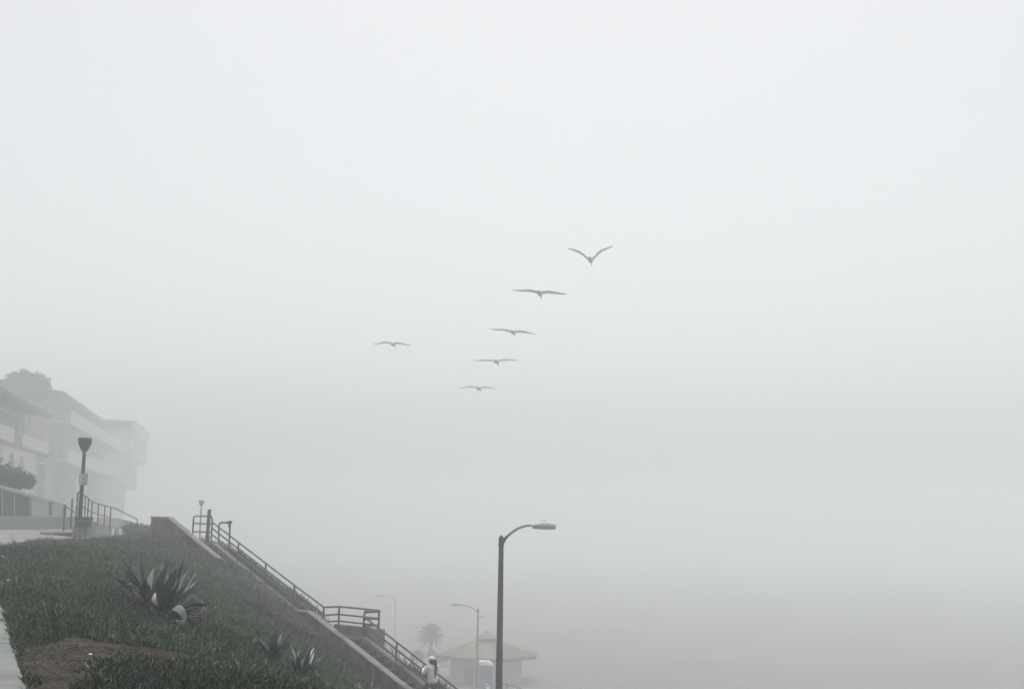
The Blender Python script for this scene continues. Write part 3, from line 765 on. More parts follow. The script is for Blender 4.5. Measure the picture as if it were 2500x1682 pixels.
# ------------------------------------------------------------------ houses (facade line runs away from the camera)
HO = at(0, 1250, 81.0); HO.z = 0
HA = Vector((-0.22, 0.975, 0)).normalized(); HB = Vector((HA.y, -HA.x, 0))      # HB points seaward
HK = 1.6                                          # tall storeys
def hp(a, b_, z): return HO * HK + HA * (a * HK) + HB * (b_ * HK) + Vector((0, 0, z * HK))
def hbox(mb, a0, a1, b0, b1, z0, z1):
    mb.box(hp((a0 + a1) / 2, (b0 + b1) / 2, (z0 + z1) / 2), (a1 - a0) * HK, (b1 - b0) * HK, (z1 - z0) * HK, HA, HB)
def window(house, a0, a1, z0, z1, b_, arch=False, frame='stucco_white'):
    fr = MB(); t = 0.09
    if arch:
        cx_, r0 = (a0 + a1) / 2, (a1 - a0) / 2
        for k in range(10):
            c0_, c1_ = k * math.pi / 10, (k + 1) * math.pi / 10
            q_ = [hp(cx_ + rr * math.cos(c), b_ + 0.003, z1 - r0 + rr * math.sin(c)) for rr, c in ((r0, c0_), (r0 + 0.16, c0_), (r0 + 0.16, c1_), (r0, c1_))]
            fr.prism(q_, HB * 0.12)
    for (x0, x1, y0, y1) in ([(a0 - t, a1 + t, z0 - t, z0)] if arch else [(a0 - t, a0, z0 - t, z1 + t), (a1, a1 + t, z0 - t, z1 + t), (a0, a1, z0 - t, z0), (a0, a1, z1, z1 + t)]):
        hbox(fr, x0, x1, b_ + 0.003, b_ + 0.10, y0, y1)
    o = fr.build('window', M[frame], house)
    pn = MB()
    if arch:
        pts = [hp(a0, b_ + 0.04, z0), hp(a1, b_ + 0.04, z0)] + [hp((a0 + a1) / 2 + (a1 - a0) / 2 * math.cos(k * math.pi / 10), b_ + 0.04, z1 - (a1 - a0) / 2 + (a1 - a0) / 2 * math.sin(k * math.pi / 10)) for k in range(11)]
        pn.prism(pts, -HB * 0.03)
    else:
        hbox(pn, a0, a1, b_ + 0.004, b_ + 0.04, z0, z1)
    pn.build('pane', M['glass'], o)
def hip(mb, a0, a1, b0, b1, z0, z1, inset):
    v = [hp(a0, b0, z0), hp(a1, b0, z0), hp(a1, b1, z0), hp(a0, b1, z0), hp(a0 + inset, (b0 + b1) / 2, z1), hp(a1 - inset, (b0 + b1) / 2, z1)]
    mb.add(v, [(0, 1, 5, 4), (1, 2, 5), (2, 3, 4, 5), (3, 0, 4), (3, 2, 1, 0)])
# house nearest
h1 = empty('beach_house', hp(-5, -6, -0.9), 'nearest hazy beach house with arched windows and a dark overhanging roof', 'house')
b = MB(); hbox(b, -40, 17.5, -14, 0, -2.0, 4.75); hbox(b, -40, 15.5, -14, -1.6, 4.75, 8.0); b.build('wall', M['stucco'], h1)
b = MB(); hip(b, -41.5, 17, -15.5, 0.4, 8.05, 9.9, 7.0); b.build('roof', M['roof_dark'], h1)
b = MB(); hbox(b, -41.5, 17, 0.1, 0.42, 7.75, 8.04); b.build('fascia', M['roof_dark'], h1)
b = MB(); hbox(b, -40.2, 17.7, 0.003, 0.25, 4.62, 4.85); b.build('string_course', M['roof_dark'], h1)
b = MB(); hbox(b, -40, 2.0, 0.003, 0.18, 4.852, 5.85); hbox(b, 5.5, 17.6, 0.003, 0.18, 4.852, 5.75); b.build('balcony', M['stucco_white'], h1)
for k, a in enumerate([-16, -12.5, -9, -5.5, -2.2, 1.2, 4.4, 7.6, 10.9, 13.8]):
    window(h1, a, a + 1.7, 5.3, 7.45, -1.6)
b = MB(); hbox(b, -1.8, 11.8, 0.003, 0.14, 1.6, 4.60); b.build('arcade_wall', M['stucco_white'], h1)
for a in (0.2, 4.0):
    window(h1, a, a + 2.5, 2.1, 4.2, 0.14, True)
window(h1, 14.0, 16.9, 0.2, 4.0, 0)
# second house, farther back
HK = 1.8
h2 = empty('beach_house', hp(40, -6, -0.9), 'fainter middle beach house with a tall dark roof, behind the near lamp post', 'house')
b = MB(); hbox(b, 19.5, 66, -16, -0.5, -2.0, 8.4); hbox(b, 22, 66, -16, -2.2, 8.4, 10.4); b.build('wall', M['stucco_tan'], h2)
b = MB(); hip(b, 21, 68.5, -17.5, 0.6, 10.45, 12.6, 9.0); b.build('roof', M['roof_dark'], h2)
b = MB(); hbox(b, 21, 68.5, 0.3, 0.62, 10.1, 10.44); b.build('fascia', M['roof_dark'], h2)
for z in (4.3, 7.6):
    b = MB(); hbox(b, 19.3, 66.2, -0.497, 1.5, z, z + 0.22); hbox(b, 19.3, 66.2, 1.35, 1.5, z + 0.222, z + 1.15); b.build('balcony', M['stucco_white'], h2)
b = MB(); hbox(b, 20.8, 29.8, -0.497, -0.40, -0.5, 4.1); b.build('recess_shade', M['glass_rail'], h2)  # flat dark slab on the wall, the shade of a deep recess as colour
for a0 in (30.3, 36.5):
    b = MB(); hbox(b, a0, a0 + 1.4, -0.49, 0.9, -0.9, 4.28); b.build('column', M['stucco_white'], h2)
for a in (22, 26.5, 33, 39, 45, 51, 57):
    if a > 30: window(h2, a, a + 3.0, 0.3, 3.6, -0.5)
    window(h2, a, a + 3.0, 5.0, 7.0, -0.5)
for a in (24, 29, 35, 41, 47, 53, 59):
    window(h2, a, a + 2.6, 8.75, 10.1, -2.2)
# third house, farthest
HK = 2.1
h3 = empty('beach_house', hp(78, -4, -0.9), 'faintest far beach house with stepped balconies, at the right end of the row', 'house')
b = MB(); hbox(b, 68, 90, -16, 0, -2.0, 10.6); b.build('wall', M['stucco_tan'], h3)
b = MB(); hip(b, 67, 93, -17, 2.7, 11.6, 12.4, 6.0); b.build('roof', M['roof_tile'], h3)
b = MB(); hbox(b, 67.6, 92, 0.003, 1.3, 3.6, 7.2); hbox(b, 67.3, 92, 0.003, 2.4, 7.203, 10.4); b.build('upper_storey', M['stucco_tan'], h3)
b = MB(); hbox(b, 67.2, 92, 2.2, 2.6, 10.403, 11.5); b.build('balcony', M['stucco_white'], h3)
for a in (70, 75, 80, 85):
    window(h3, a, a + 3.2, 0.4, 2.6, 0); window(h3, a, a + 3.2, 4.4, 6.5, 1.3); window(h3, a, a + 3.2, 7.9, 9.8, 2.4)

# ------------------------------------------------------------------ trees and shrubs
def crown(blobs, n, size, tri=0.55):
    """leaf cloud through several lobes: blobs = (centre, rx, ry, rz)"""
    Ps = []
    vol = np.array([bl[1] * bl[2] * bl[3] for bl in blobs]) ** (2 / 3); vol = vol / vol.sum()
    for bl, w in zip(blobs, vol):
        k = int(n * w); d = rng.normal(size=(k, 3)); d /= np.linalg.norm(d, axis=1)[:, None]
        r_ = rng.uniform(0.2, 1.0, k) ** 0.45
        r_ = r_ * (1 + 0.16 * np.sin(d[:, 0] * 7 + d[:, 2] * 5) * np.sin(d[:, 1] * 6))
        Ps.append(np.array(bl[0])[None] + d * r_[:, None] * np.array([bl[1], bl[2], bl[3]])[None])
    Pp = np.concatenate(Ps); k = len(Pp)
    dr = rng.normal(size=(k, 3)); dr[:, 2] += 0.5; dr /= np.linalg.norm(dr, axis=1)[:, None]
    L = size * rng.uniform(0.6, 1.4, k)
    v, q_ = leaf_shards(Pp, dr, L, L * tri)
    tint = np.repeat(np.clip(rng.normal(0.5, 0.25, k), 0, 1), 4)
    return v, q_, tint
def tree(name, base, blobs, n, size, label, cat, trunk_r=0.2, group=None):
    e = empty(name, base, label, cat, group)
    v, q_, t = crown(blobs, n, size)
    o = np_obj('crown', v - np.array(base)[None], [q_], M['leaf'], tint=t, parent=e)
    b = MB(); c = Vector(blobs[0][0])
    b.tube([base, Vector(base).lerp(c, 0.5) + Vector((0.05, 0, 0)), c], [trunk_r, trunk_r * 0.75, trunk_r * 0.4], 8)
    for bl in blobs[1:]:
        q_ = Vector(bl[0]); b.tube([Vector(base).lerp(c, 0.55), q_], [trunk_r * 0.5, trunk_r * 0.2], 6)
    b.build('trunk', M['bark'], e, smooth=True)
    return e
c = at(62, 940, 172)
tree('broadleaf_tree', Vector((c.x, c.y, -1.2)), [((c.x, c.y, c.z), 3.2, 3.0, 1.9), ((c.x - 2.0, c.y, c.z - 0.5), 2.0, 2.0, 1.5), ((c.x + 2.0, c.y, c.z - 0.7), 1.6, 1.9, 1.6), ((c.x - 3.8, c.y, c.z - 1.4), 1.8, 1.8, 1.4)], 9000, 0.42,
     'round hazy tree crown rising behind the nearest house roof', 'tree', 0.35)
c = at(25, 1168, 64)
tree('garden_shrub', Vector((c.x, c.y, -1.0)), [((c.x, c.y, c.z), 0.9, 0.8, 0.65), ((c.x + 0.75, c.y, c.z - 0.15), 0.62, 0.7, 0.45), ((c.x - 0.9, c.y, c.z - 0.05), 0.9, 0.8, 0.75), ((c.x - 2.4, c.y, c.z), 1.1, 0.8, 0.8)], 9000, 0.11,
     'dark rounded shrub leaning over the sloping panel fence', 'shrub', 0.1)
c = at(330, 1296, 63)
tree('hedge', Vector((c.x, c.y, -1.4)), [((c.x, c.y, c.z), 0.75, 0.8, 0.4), ((c.x + 0.9, c.y + .5, c.z - 0.02), 0.8, 0.8, 0.38), ((c.x - 0.6, c.y, c.z - 0.12), 0.5, 0.6, 0.30)], 6000, 0.09,
     'low rounded green hedge at the foot of the ramp railing', 'hedge', 0.06)
c = at(1018, 1594, 157)
tree('garden_shrub', Vector((c.x, c.y, BEACH_Z)), [((c.x, c.y, BEACH_Z + 1.3), 0.9, 1.0, 0.7), ((c.x + 2.6, c.y + 2, BEACH_Z + 1.0), 1.5, 1.0, 0.7)], 4000, 0.2,
     'hazy shrub at the foot of the palm left of the pavilion', 'shrub', 0.08)

def palm(name, base, cz, nf, Lf, label, droop=0.9, tr=0.2, lo=-0.7, hi=1.35):
    e = empty(name, base, label, 'palm tree')
    b = MB(); b.tube([base, Vector(base).lerp(cz, 0.5) + Vector((0.04, 0, 0)), cz], [tr * 1.2, tr, tr * 0.9], 10); b.build('trunk', M['bark'], e, smooth=True)
    Pp, Dr, Ls = [], [], []
    for k in range(nf):
        az = rng.uniform(0, 6.283); el = lo + (hi - lo) * (rng.uniform() ** 0.8)
        d = Vector((math.cos(az) * math.cos(el), math.sin(az) * math.cos(el), math.sin(el)))
        for i in range(1, 15):
            s_ = i / 14; p = Vector(cz) + d * (Lf * s_) + Vector((0, 0, -droop * Lf * 0.35 * s_ ** 2))
            dd = (d + Vector((0, 0, -droop * 0.7 * s_))).normalized(); side = dd.cross(Vector((0, 0, 1))); side = side.normalized() if side.length > 0.05 else Vector((1, 0, 0))
            for sg in (-1, 1):
                Pp.append(p); Dr.append((dd * 0.75 + side * sg * 0.65 + Vector((0, 0, -0.25))).normalized()); Ls.append(Lf * 0.34 * (1.05 - 0.6 * s_))
    Pp = np.array([tuple(p) for p in Pp]); Dr = np.array([tuple(p) for p in Dr]); Ls = np.array(Ls)
    v, q_ = leaf_shards(Pp, Dr, Ls, Ls * 0.13 + 0.01)
    np_obj('crown', v - np.array(base)[None], [q_], M['leaf'], tint=np.repeat(np.clip(rng.normal(0.45, 0.2, len(Ls)), 0, 1), 4), parent=e)
    return e
c = at(1052, 1548, 172)
palm('palm_tree', Vector((c.x, c.y, BEACH_Z)), c, 170, 1.88, 'hazy round-headed palm left of the tiled pavilion', 0.7, 0.27, -0.9, 1.5)
c = at(-14, 1148, 62)
palm('garden_palm', Vector((c.x, c.y, -1.0)), c, 22, 0.95, 'dark spiky palm at the left edge above the panel fence', 0.5, 0.12, -0.5, 1.3)

# ------------------------------------------------------------------ beach pavilion and things round it
pc = at(1188, 1597, 145); pc.z = BEACH_Z
pv = empty('beach_pavilion', pc, 'hazy octagonal beach pavilion with a clay tile roof and small cupola', 'pavilion')
EZ = at(1188, 1594, 145).z; RZ = at(1188, 1566, 145).z; PK = 145 / 124
def octa(mb, r0, z0, r1, z1, c=pc, n=8, ph_=0.0):
    va = [Vector((c.x + r0 * math.cos(2 * math.pi * (k + .5) / n + ph_), c.y + r0 * math.sin(2 * math.pi * (k + .5) / n + ph_), z0)) for k in range(n)]
    vb = [Vector((c.x + r1 * math.cos(2 * math.pi * (k + .5) / n + ph_), c.y + r1 * math.sin(2 * math.pi * (k + .5) / n + ph_), z1)) for k in range(n)]
    mb.loft([va, vb])
b = MB(); octa(b, 5.5 * PK, EZ, 1.1 * PK, RZ + 0.1)
ro = b.build('roof', M['roof_tile'], pv)
b = MB()
for k in range(8):                                   # barrel-tile ends along each eave
    a0, a1 = 2 * math.pi * (k + .5) / 8, 2 * math.pi * (k + 1.5) / 8
    e0 = Vector((pc.x + 5.55 * PK * math.cos(a0), pc.y + 5.55 * PK * math.sin(a0), EZ)); e1 = Vector((pc.x + 5.55 * PK * math.cos(a1), pc.y + 5.55 * PK * math.sin(a1), EZ))
    for i in range(14):
        p = e0.lerp(e1, (i + .5) / 14); inn = (pc - p); inn.z = 0; inn.normalize()
        tp_ = p + inn * 4.3 * PK * 0.98; tp_.z = RZ
        b.tube([p + Vector((0, 0, 0.02)), p.lerp(tp_, 0.9) + Vector((0, 0, 0.05))], [0.13, 0.04], 6)
b.build('tile', M['roof_tile'], ro)['kind'] = 'stuff'
b = MB(); octa(b, 5.35 * PK, EZ - 0.32, 5.35 * PK, EZ - 0.003); b.build('eave', M['roof_dark'], pv)
b = MB(); octa(b, 3.9 * PK, BEACH_Z, 3.9 * PK, EZ - 0.323); b.build('wall', M['pale_wall'], pv)
b = MB(); b.box((pc.x - 1.9, pc.y - 4.18, BEACH_Z + 1.05), 1.0, 0.15, 2.1); b.build('door', M['roof_dark'], pv)
b = MB(); octa(b, 1.11, RZ - 0.1, 1.11, RZ + 0.49); cu = b.build('cupola', M['roof_dark'], pv)
b = MB(); octa(b, 1.58, RZ + 0.49, 0.58, RZ + 0.93); octa(b, 0.58, RZ + 0.93, 0.06, RZ + 1.32); b.build('cupola_roof', M['roof_tile'], cu)

d0 = 130
p0, p1 = at(1169.5, 1690, d0), at(1202, 1624, d0)
cx = (p0.x + p1.x) / 2; w = p1.x - p0.x
e = empty('portable_toilet', (cx, d0 + w / 2, BEACH_Z), 'blue portable toilet with a white roof in front of the pavilion', 'portable toilet')
b = MB(); b.box((cx, d0 + w / 2, (BEACH_Z + p1.z) / 2), w, w, p1.z - BEACH_Z); b.build('body', M['blue'], e, bevel=0.03)
b = MB(); b.box((cx, d0 - 0.02, BEACH_Z + 1.1), w * 0.6, 0.04, 1.9); dr = b.build('door', M['blue'], e)
b = MB(); b.box((cx + w * 0.22, d0 - 0.055, BEACH_Z + 1.1), 0.05, 0.03, 0.14); b.build('handle', M['white'], dr)
b = MB(); w2 = w * 0.54; z0, z1 = p1.z + 0.003, at(1190, 1614.5, d0).z
b.loft([[Vector((cx - w2, d0 - .05, z0)), Vector((cx + w2, d0 - .05, z0)), Vector((cx + w2, d0 + w + .05, z0)), Vector((cx - w2, d0 + w + .05, z0))],
        [Vector((cx - w2, d0, z1)), Vector((cx + w2 * 0.45, d0 + .1, z1)), Vector((cx + w2 * 0.45, d0 + w - .1, z1)), Vector((cx - w2, d0 + w, z1))]])
b.build('roof', M['white'], e, bevel=0.03)
# beach fence right of the near lamp post, white marker post
e = empty('beach_railing', at(1245, 1690, 92), 'faint low beach railing right of the near lamp post', 'railing')
b = MB(); pr = [at(1222, 1665, 88), at(1238, 1670, 90), at(1262, 1677, 93), at(1300, 1690, 97)]
b.tube(pr, 0.035, 8); b.build('top_rail', M['rail'], e, smooth=True)
for p in pr:
    b = MB(); b.tube([(p.x, p.y, p.z - 1.0), p], 0.035, 8); b.build('post', M['rail'], e)
b = MB(); p0 = at(1424.5, 1628, 128); b.tube([(p0.x, p0.y, BEACH_Z), p0], 0.06, 10); b.tube([p0, p0 + Vector((0, 0, 0.05))], [0.06, 0.02], 10)
tag(b.build('marker_pole', M['white'], origin=(p0.x, p0.y, BEACH_Z), smooth=True), 'thin white pole standing alone on the foggy sand', 'pole')

# ------------------------------------------------------------------ agaves
def blade(mb, base, tip, width, bow, side_hint, n=9, thick=0.018, fold=0.35, twist=0.0):
    """a fleshy pointed leaf: curved spine, channelled cross-section"""
    base, tip, bow = Vector(base), Vector(tip), Vector(bow)
    ctl = base.lerp(tip, 0.55) + bow
    rings = []
    for i in range(n + 1):
        s_ = i / n
        c = (base * (1 - s_) + ctl * s_) * (1 - s_) + (ctl * (1 - s_) + tip * s_) * s_
        t = ((ctl - base) * (1 - s_) + (tip - ctl) * s_).normalized()
        sd_ = Vector(side_hint) - t * t.dot(Vector(side_hint)); sd_.normalize()
        if twist: sd_ = Matrix.Rotation(twist * s_, 3, t) @ sd_
        nr = sd_.cross(t)
        w = width * (0.55 + 0.45 * math.sin(min(s_ / 0.42, 1) * math.pi / 2)) if s_ < 0.42 else width * max(0.0, 1 - ((s_ - 0.42) / 0.58) ** 1.5)
        w = max(w / 2, 0.004); th = thick * (1 - 0.75 * s_)
        f_ = fold * w
        rings.append([c - sd_ * w + nr * f_, c - sd_ * w * 0.5 + nr * f_ * 0.25, c + nr * 0.0, c + sd_ * w * 0.5 + nr * f_ * 0.25, c + sd_ * w + nr * f_,
                      c + sd_ * w * 0.55 - nr * (th * 0.8), c - nr * th * 1.3, c - sd_ * w * 0.55 - nr * (th * 0.8)])
    mb.loft(rings)

AD = 17.0
def A7(X, Y, d=0.0): return at(270 + X / 6.82, 1330 + Y / 6.82, AD + d)
px = AD / F                                  # metres per photo pixel at the agave
big = empty('agave', A7(930, 1230), 'large grey-green agave with upright and broken leaves on the upper slope', 'agave', 'agaves on the planted slope')
g, gm, pl, dry = MB(), MB(), MB(), MB()
# (base X, Y, tip X, Y, width in zoom px, depth offset of the tip, sideways bow, kind)
BL = [(640, 930, 225, 250, 100, .35, -30, 'g'), (620, 950, 240, 405, 85, .1, -25, 'g'), (600, 980, 490, 150, 80, .5, -15, 'g'), (600, 1000, 60, 535, 95, -.1, 40, 'g'), (620, 940, 720, 310, 70, .45, 5, 'g'),
      (610, 960, 720, 385, 105, .2, -45, 'p'), (600, 990, 595, 560, 170, -.25, 10, 'g'), (640, 980, 900, 205, 100, .4, -20, 'g'), (690, 1010, 980, 265, 110, .3, -25, 'g'), (760, 1010, 830, 430, 90, .3, -10, 'g'),
      (880, 1150, 1105, 385, 165, .1, -40, 'g'), (860, 1150, 760, 560, 100, .0, 18, 'g'), (880, 1150, 930, 480, 130, .35, -5, 'g'), (850, 1160, 880, 600, 120, .2, 0, 'g'), (900, 1180, 1160, 610, 90, -.2, -30, 'g'),
      (920, 1160, 1115, 555, 60, -.1, 10, 'p'), (960, 1150, 1290, 630, 110, .15, -30, 'g'), (950, 1140, 1260, 460, 80, .6, -20, 'g'), (980, 1140, 1330, 360, 70, .75, -20, 'g'), (1000, 1140, 1460, 560, 70, .6, -20, 'g'), (1010, 1120, 1480, 380, 50, .9, -20, 'g'),
      (1000, 1150, 1570, 680, 105, .1, -40, 'g'), (1030, 1170, 1640, 965, 190, .1, 30, 'g'), (1050, 1190, 1560, 1030, 150, -.1, -10, 'g'), (1060, 1200, 1600, 1130, 60, .2, -5, 'd'),
      (760, 1130, 640, 650, 130, -.3, -45, 'dd'), (860, 1200, 640, 1010, 70, -.3, -10, 'p'), (850, 1170, 720, 850, 90, -.2, 30, 'g'), (600, 1010, 330, 620, 60, -.3, -20, 'p'), (650, 1010, 380, 860, 45, -.35, 15, 'd'),
      (1050, 1230, 1590, 1290, 45, .1, -15, 'd'), (1060, 1240, 1560, 1200, 40, .3, -15, 'd'), (1080, 1250, 1600, 1350, 40, .1, -15, 'g'), (900, 1240, 1200, 1390, 40, -.3, -10, 'g'), (820, 1200, 560, 930, 50, -.3, 20, 'd'), (880, 1230, 700, 1290, 40, -.3, 5, 'g')]
for nb, (X0, Y0, X1, Y1, w, dd_, bw, k) in enumerate(BL):
    a0, a1 = A7(X0, Y0, random.uniform(-.05, .05)), A7(X1, Y1, dd_)
    v = Vector((a1.x - a0.x, 0, a1.z - a0.z)).normalized(); perp = Vector((v.z, 0, -v.x))
    hint = Vector((perp.x, random.uniform(-.55, .55), perp.z))
    blade({'g': gm if nb in (5, 7, 12, 15, 17, 19, 21, 23) else g, 'p': pl, 'd': dry, 'dd': dry}[k], a0, a1, w * 1.15 / 6.82 * px, perp * (bw / 6.82 * px) + Vector((0, -0.06, 0)), hint)
for k in range(16):                          # the back of the rosettes
    az = R(20 + 140 * k / 15) ; el = random.uniform(0.5, 1.25); L = random.uniform(0.5, 0.75)
    c_ = A7(random.choice([620, 900, 960]), 1080, 0.12)
    d_ = Vector((math.cos(az) * math.cos(el), math.sin(az) * math.cos(el), math.sin(el)))
    blade(g if k % 3 else gm, c_, c_ + d_ * L, 0.085, Vector((0, 0, 0.05)), Vector((-d_.y, d_.x, 0.1)))
for k in range(26):                          # narrow, half-collapsed leaves low round the clump
    x0_, y0_ = random.choice([(640, 1000), (900, 1200), (1030, 1220), (1060, 1230)])
    ang = R(random.uniform(-25, 60)) if x0_ > 800 else R(random.uniform(120, 200)); L7 = random.uniform(300, 560) * (1.0 if x0_ > 800 else 0.6)
    a0, a1 = A7(x0_, y0_, random.uniform(-.1, .1)), A7(x0_ + L7 * math.cos(ang), y0_ - L7 * math.sin(ang) * 0.8, random.uniform(-.3, .4))
    blade(random.choice([g, g, gm, dry]), a0, a1, random.uniform(0.02, 0.05), Vector((0, -0.04, random.uniform(0.02, 0.12))), Vector((random.uniform(-.4, .4), -0.4, 1)))
# folded-over pale leaves
def ribbon(mb, pts, ws, hint, th=0.010):
    ws = [w_ * 0.72 for w_ in ws]
    path = smooth_path(pts, 5); n = len(path); rings = []
    for i, c in enumerate(path):
        t = (path[min(i + 1, n - 1)] - path[max(i - 1, 0)]).normalized(); sd_ = Vector(hint) - t * t.dot(Vector(hint)); sd_.normalize(); nr = sd_.cross(t)
        s_ = i / (n - 1) * (len(ws) - 1); k = min(int(s_), len(ws) - 2); w = ws[k] + (ws[k + 1] - ws[k]) * (s_ - k); w = max(w / 2, 0.003)
        rings.append([c - sd_ * w, c + nr * (0.25 * w), c + sd_ * w, c - nr * th])
    mb.loft(rings)
ribbon(pl, [A7(960, 1180, 0), A7(1075, 1045, -.2), A7(1180, 1100, -.35), A7(1225, 1200, -.38), A7(1225, 1290, -.36)], [0.07, 0.13, 0.15, 0.12, 0.02], (0.75, -0.25, 0.55))
ribbon(pl, [A7(1010, 1250, -.1), A7(1120, 1278, -.35), A7(1220, 1310, -.45), A7(1280, 1380, -.5), A7(1335, 1470, -.55)], [0.03, 0.08, 0.12, 0.09, 0.01], (0.5, -0.3, 0.8))
ribbon(pl, [A7(1250, 945, -.1), A7(1370, 860, -.15), A7(1470, 930, -.2), A7(1560, 972, -.15)], [0.03, 0.12, 0.10, 0.01], (0.3, -0.4, 0.85))
ribbon(pl, [A7(740, 800, -.3), A7(720, 900, -.4), A7(760, 980, -.42), A7(790, 1010, -.4)], [0.03, 0.10, 0.08, 0.02], (0.9, -0.2, 0.1))
ribbon(pl, [A7(460, 780, -.3), A7(395, 690, -.35), A7(340, 650, -.4), A7(270, 660, -.4)], [0.10, 0.09, 0.04, 0.01], (0.9, -0.2, 0.1))
ribbon(pl, [A7(1400, 1160, -.1), A7(1490, 1130, -.15), A7(1550, 1030, -.1), A7(1590, 1100, -.1)], [0.02, 0.04, 0.05, 0.01], (0.3, -0.4, 0.85))
ribbon(dry, [A7(380, 850, -.4), A7(470, 890, -.45), A7(590, 940, -.45)], [0.03, 0.05, 0.03], (0.1, -0.6, 0.8))
g.build('green_leaf_rosette', M['agave'], big, smooth=True)
tag(gm.build('lit_leaf_rosette', M['agave_mid'], big, smooth=True), 'leaves among the dark ones with highlights painted into their colour')
tag(pl.build('pale_folded_leaf', M['agave_pale'], big, smooth=True), 'pale leaves folded over or turned underside out')
tag(dry.build('withered_leaf', M['agave_dry'], big, smooth=True), 'brown withered leaves round the base')

def small_agave(px0, py0, D, leaves, label, back=8, sz=0.6):
    c = at(px0, py0, D); c.z = hz(c.x, c.y) + 0.05; e = empty('agave', c, label, 'agave', 'agaves on the planted slope')
    mbs = {'g': MB(), 'p': MB(), 'd': MB()}
    m = D / F
    for x0, y0, x1, y1, w, dd_, bw, k in leaves:
        a0, a1 = at(x0, y0, D), at(x1, y1, D + dd_)
        v = Vector((a1.x - a0.x, 0, a1.z - a0.z)).normalized(); perp = Vector((v.z, 0, -v.x))
        blade(mbs[k], a0, a1, w * m, perp * (bw * m) + Vector((0, -0.05, 0)), Vector((perp.x, random.uniform(-.5, .5), perp.z)))
    for k in range(back):
        az = R(360 * k / max(back, 1) + random.uniform(-15, 15)); el = random.uniform(0.35, 1.1); L = sz * random.uniform(0.5, 0.9)
        d_ = Vector((math.cos(az) * math.cos(el), math.sin(az) * math.cos(el), math.sin(el)))
        blade(mbs['g'], c, c + d_ * L, 0.08, Vector((0, 0, 0.04)), Vector((-d_.y, d_.x, 0.1)))
    for k, nm, mt in [('g', 'green_leaf_rosette', 'agave'), ('p', 'pale_leaf', 'agave_pale'), ('d', 'withered_leaf', 'agave_dry')]:
        if mbs[k].v: mbs[k].build(nm, M[mt], e, smooth=True)
    return e
Z1 = lambda X, Y: (580 + X / 5.83, 1520 + Y / 5.83)
def zl_(lst): return [(*Z1(a, b_), *Z1(c_, d_), w / 5.83, e_, f_ / 5.83, k) for a, b_, c_, d_, w, e_, f_, k in lst]
small_agave(*Z1(490, 545), 18.2, zl_([(470, 520, 255, 60, 75, .2, -20, 'g'), (480, 520, 560, 90, 120, .1, -20, 'g'), (460, 530, 565, 300, 150, -.1, 0, 'g'), (510, 520, 780, 235, 95, .1, -35, 'g'), (500, 530, 640, 120, 60, .5, -20, 'g'), (450, 530, 400, 440, 40, -.2, 0, 'd')]),
            'dark upright agave between the large agave and the pale broken one', 9, 0.55)
small_agave(*Z1(880, 800), 17.4, zl_([(830, 760, 1005, 290, 75, .2, -20, 'g'), (870, 700, 960, 480, 60, 0, -20, 'p'), (760, 860, 1060, 640, 120, -.1, -20, 'g'), (780, 800, 850, 700, 40, -.1, 0, 'p'), (840, 520, 755, 320, 32, .2, 25, 'p'), (850, 560, 880, 370, 32, .3, 0, 'g'), (850, 740, 1030, 640, 50, .1, -10, 'd'),
                                        (1010, 500, 1090, 360, 40, .3, -10, 'p'), (1030, 580, 1090, 420, 35, .2, 0, 'p'), (1020, 880, 1085, 600, 45, .1, 0, 'g'), (1060, 640, 1200, 480, 60, .4, -10, 'g'), (1080, 650, 1270, 690, 40, .2, -10, 'd'), (1100, 690, 1185, 760, 35, .1, -12, 'p'),
                                        (850, 830, 1030, 760, 60, -.3, -5, 'p'), (910, 750, 965, 880, 30, -.3, 0, 'p'), (840, 850, 920, 990, 60, -.3, -15, 'p'), (990, 940, 1130, 915, 75, -.2, -18, 'p'), (760, 680, 800, 645, 35, -.2, 0, 'p'), (690, 620, 650, 545, 30, -.2, 0, 'p'), (830, 650, 870, 690, 30, -.3, 0, 'd')]),
            'pale broken agave with splayed whitish leaves, lowest in the middle of the slope', 12, 0.55)
small_agave(*Z1(1830, 985), 27.0, zl_([(1790, 960, 1945, 760, 50, .2, 0, 'g'), (1720, 960, 1750, 890, 30, .1, 0, 'p'), (1870, 960, 1930, 830, 30, .3, 0, 'g'), (1930, 980, 2010, 900, 60, -.1, -12, 'p'), (1980, 980, 2100, 905, 45, .1, -5, 'g'), (1680, 970, 1740, 850, 40, .3, 0, 'g'), (2010, 990, 2020, 900, 40, -.1, 0, 'p')]),
            'small agave at the bottom edge, close to the stairway parapet', 8, 0.3)

# ------------------------------------------------------------------ ice plant carpet
def finger_leaves(P, Dr, L, r_):
    """three-sided tapering fingers: 7 verts, 3 quads + 3 tris each"""
    n = len(P); h = rng.normal(size=(n, 3)); a = np.cross(Dr, h); a /= np.linalg.norm(a, axis=1)[:, None] + 1e-9; b_ = np.cross(Dr, a)
    up = np.zeros((n, 3)); up[:, 2] = 1
    rings = []
    for s_, rr in ((0.0, 0.75), (0.55, 1.0)):
        c = P + Dr * (L * s_)[:, None] + up * (L * 0.10 * s_)[:, None]
        for k in range(3):
            an = 2.0944 * k
            rings.append(c + (a * math.cos(an) + b_ * math.sin(an)) * (r_ * rr)[:, None])
    tip = P + Dr * L[:, None] + up * (L * 0.22)[:, None]
    v = np.stack(rings + [tip], 1).reshape(-1, 3)
    o = np.arange(n)[:, None, None] * 7
    quads_ = (o + np.array([[0, 1, 4, 3], [1, 2, 5, 4], [2, 0, 3, 5]])[None]).reshape(-1, 4)
    tris_ = (o + np.array([[3, 4, 6], [4, 5, 6], [5, 3, 6]])[None]).reshape(-1, 3)
    return v, quads_, tris_
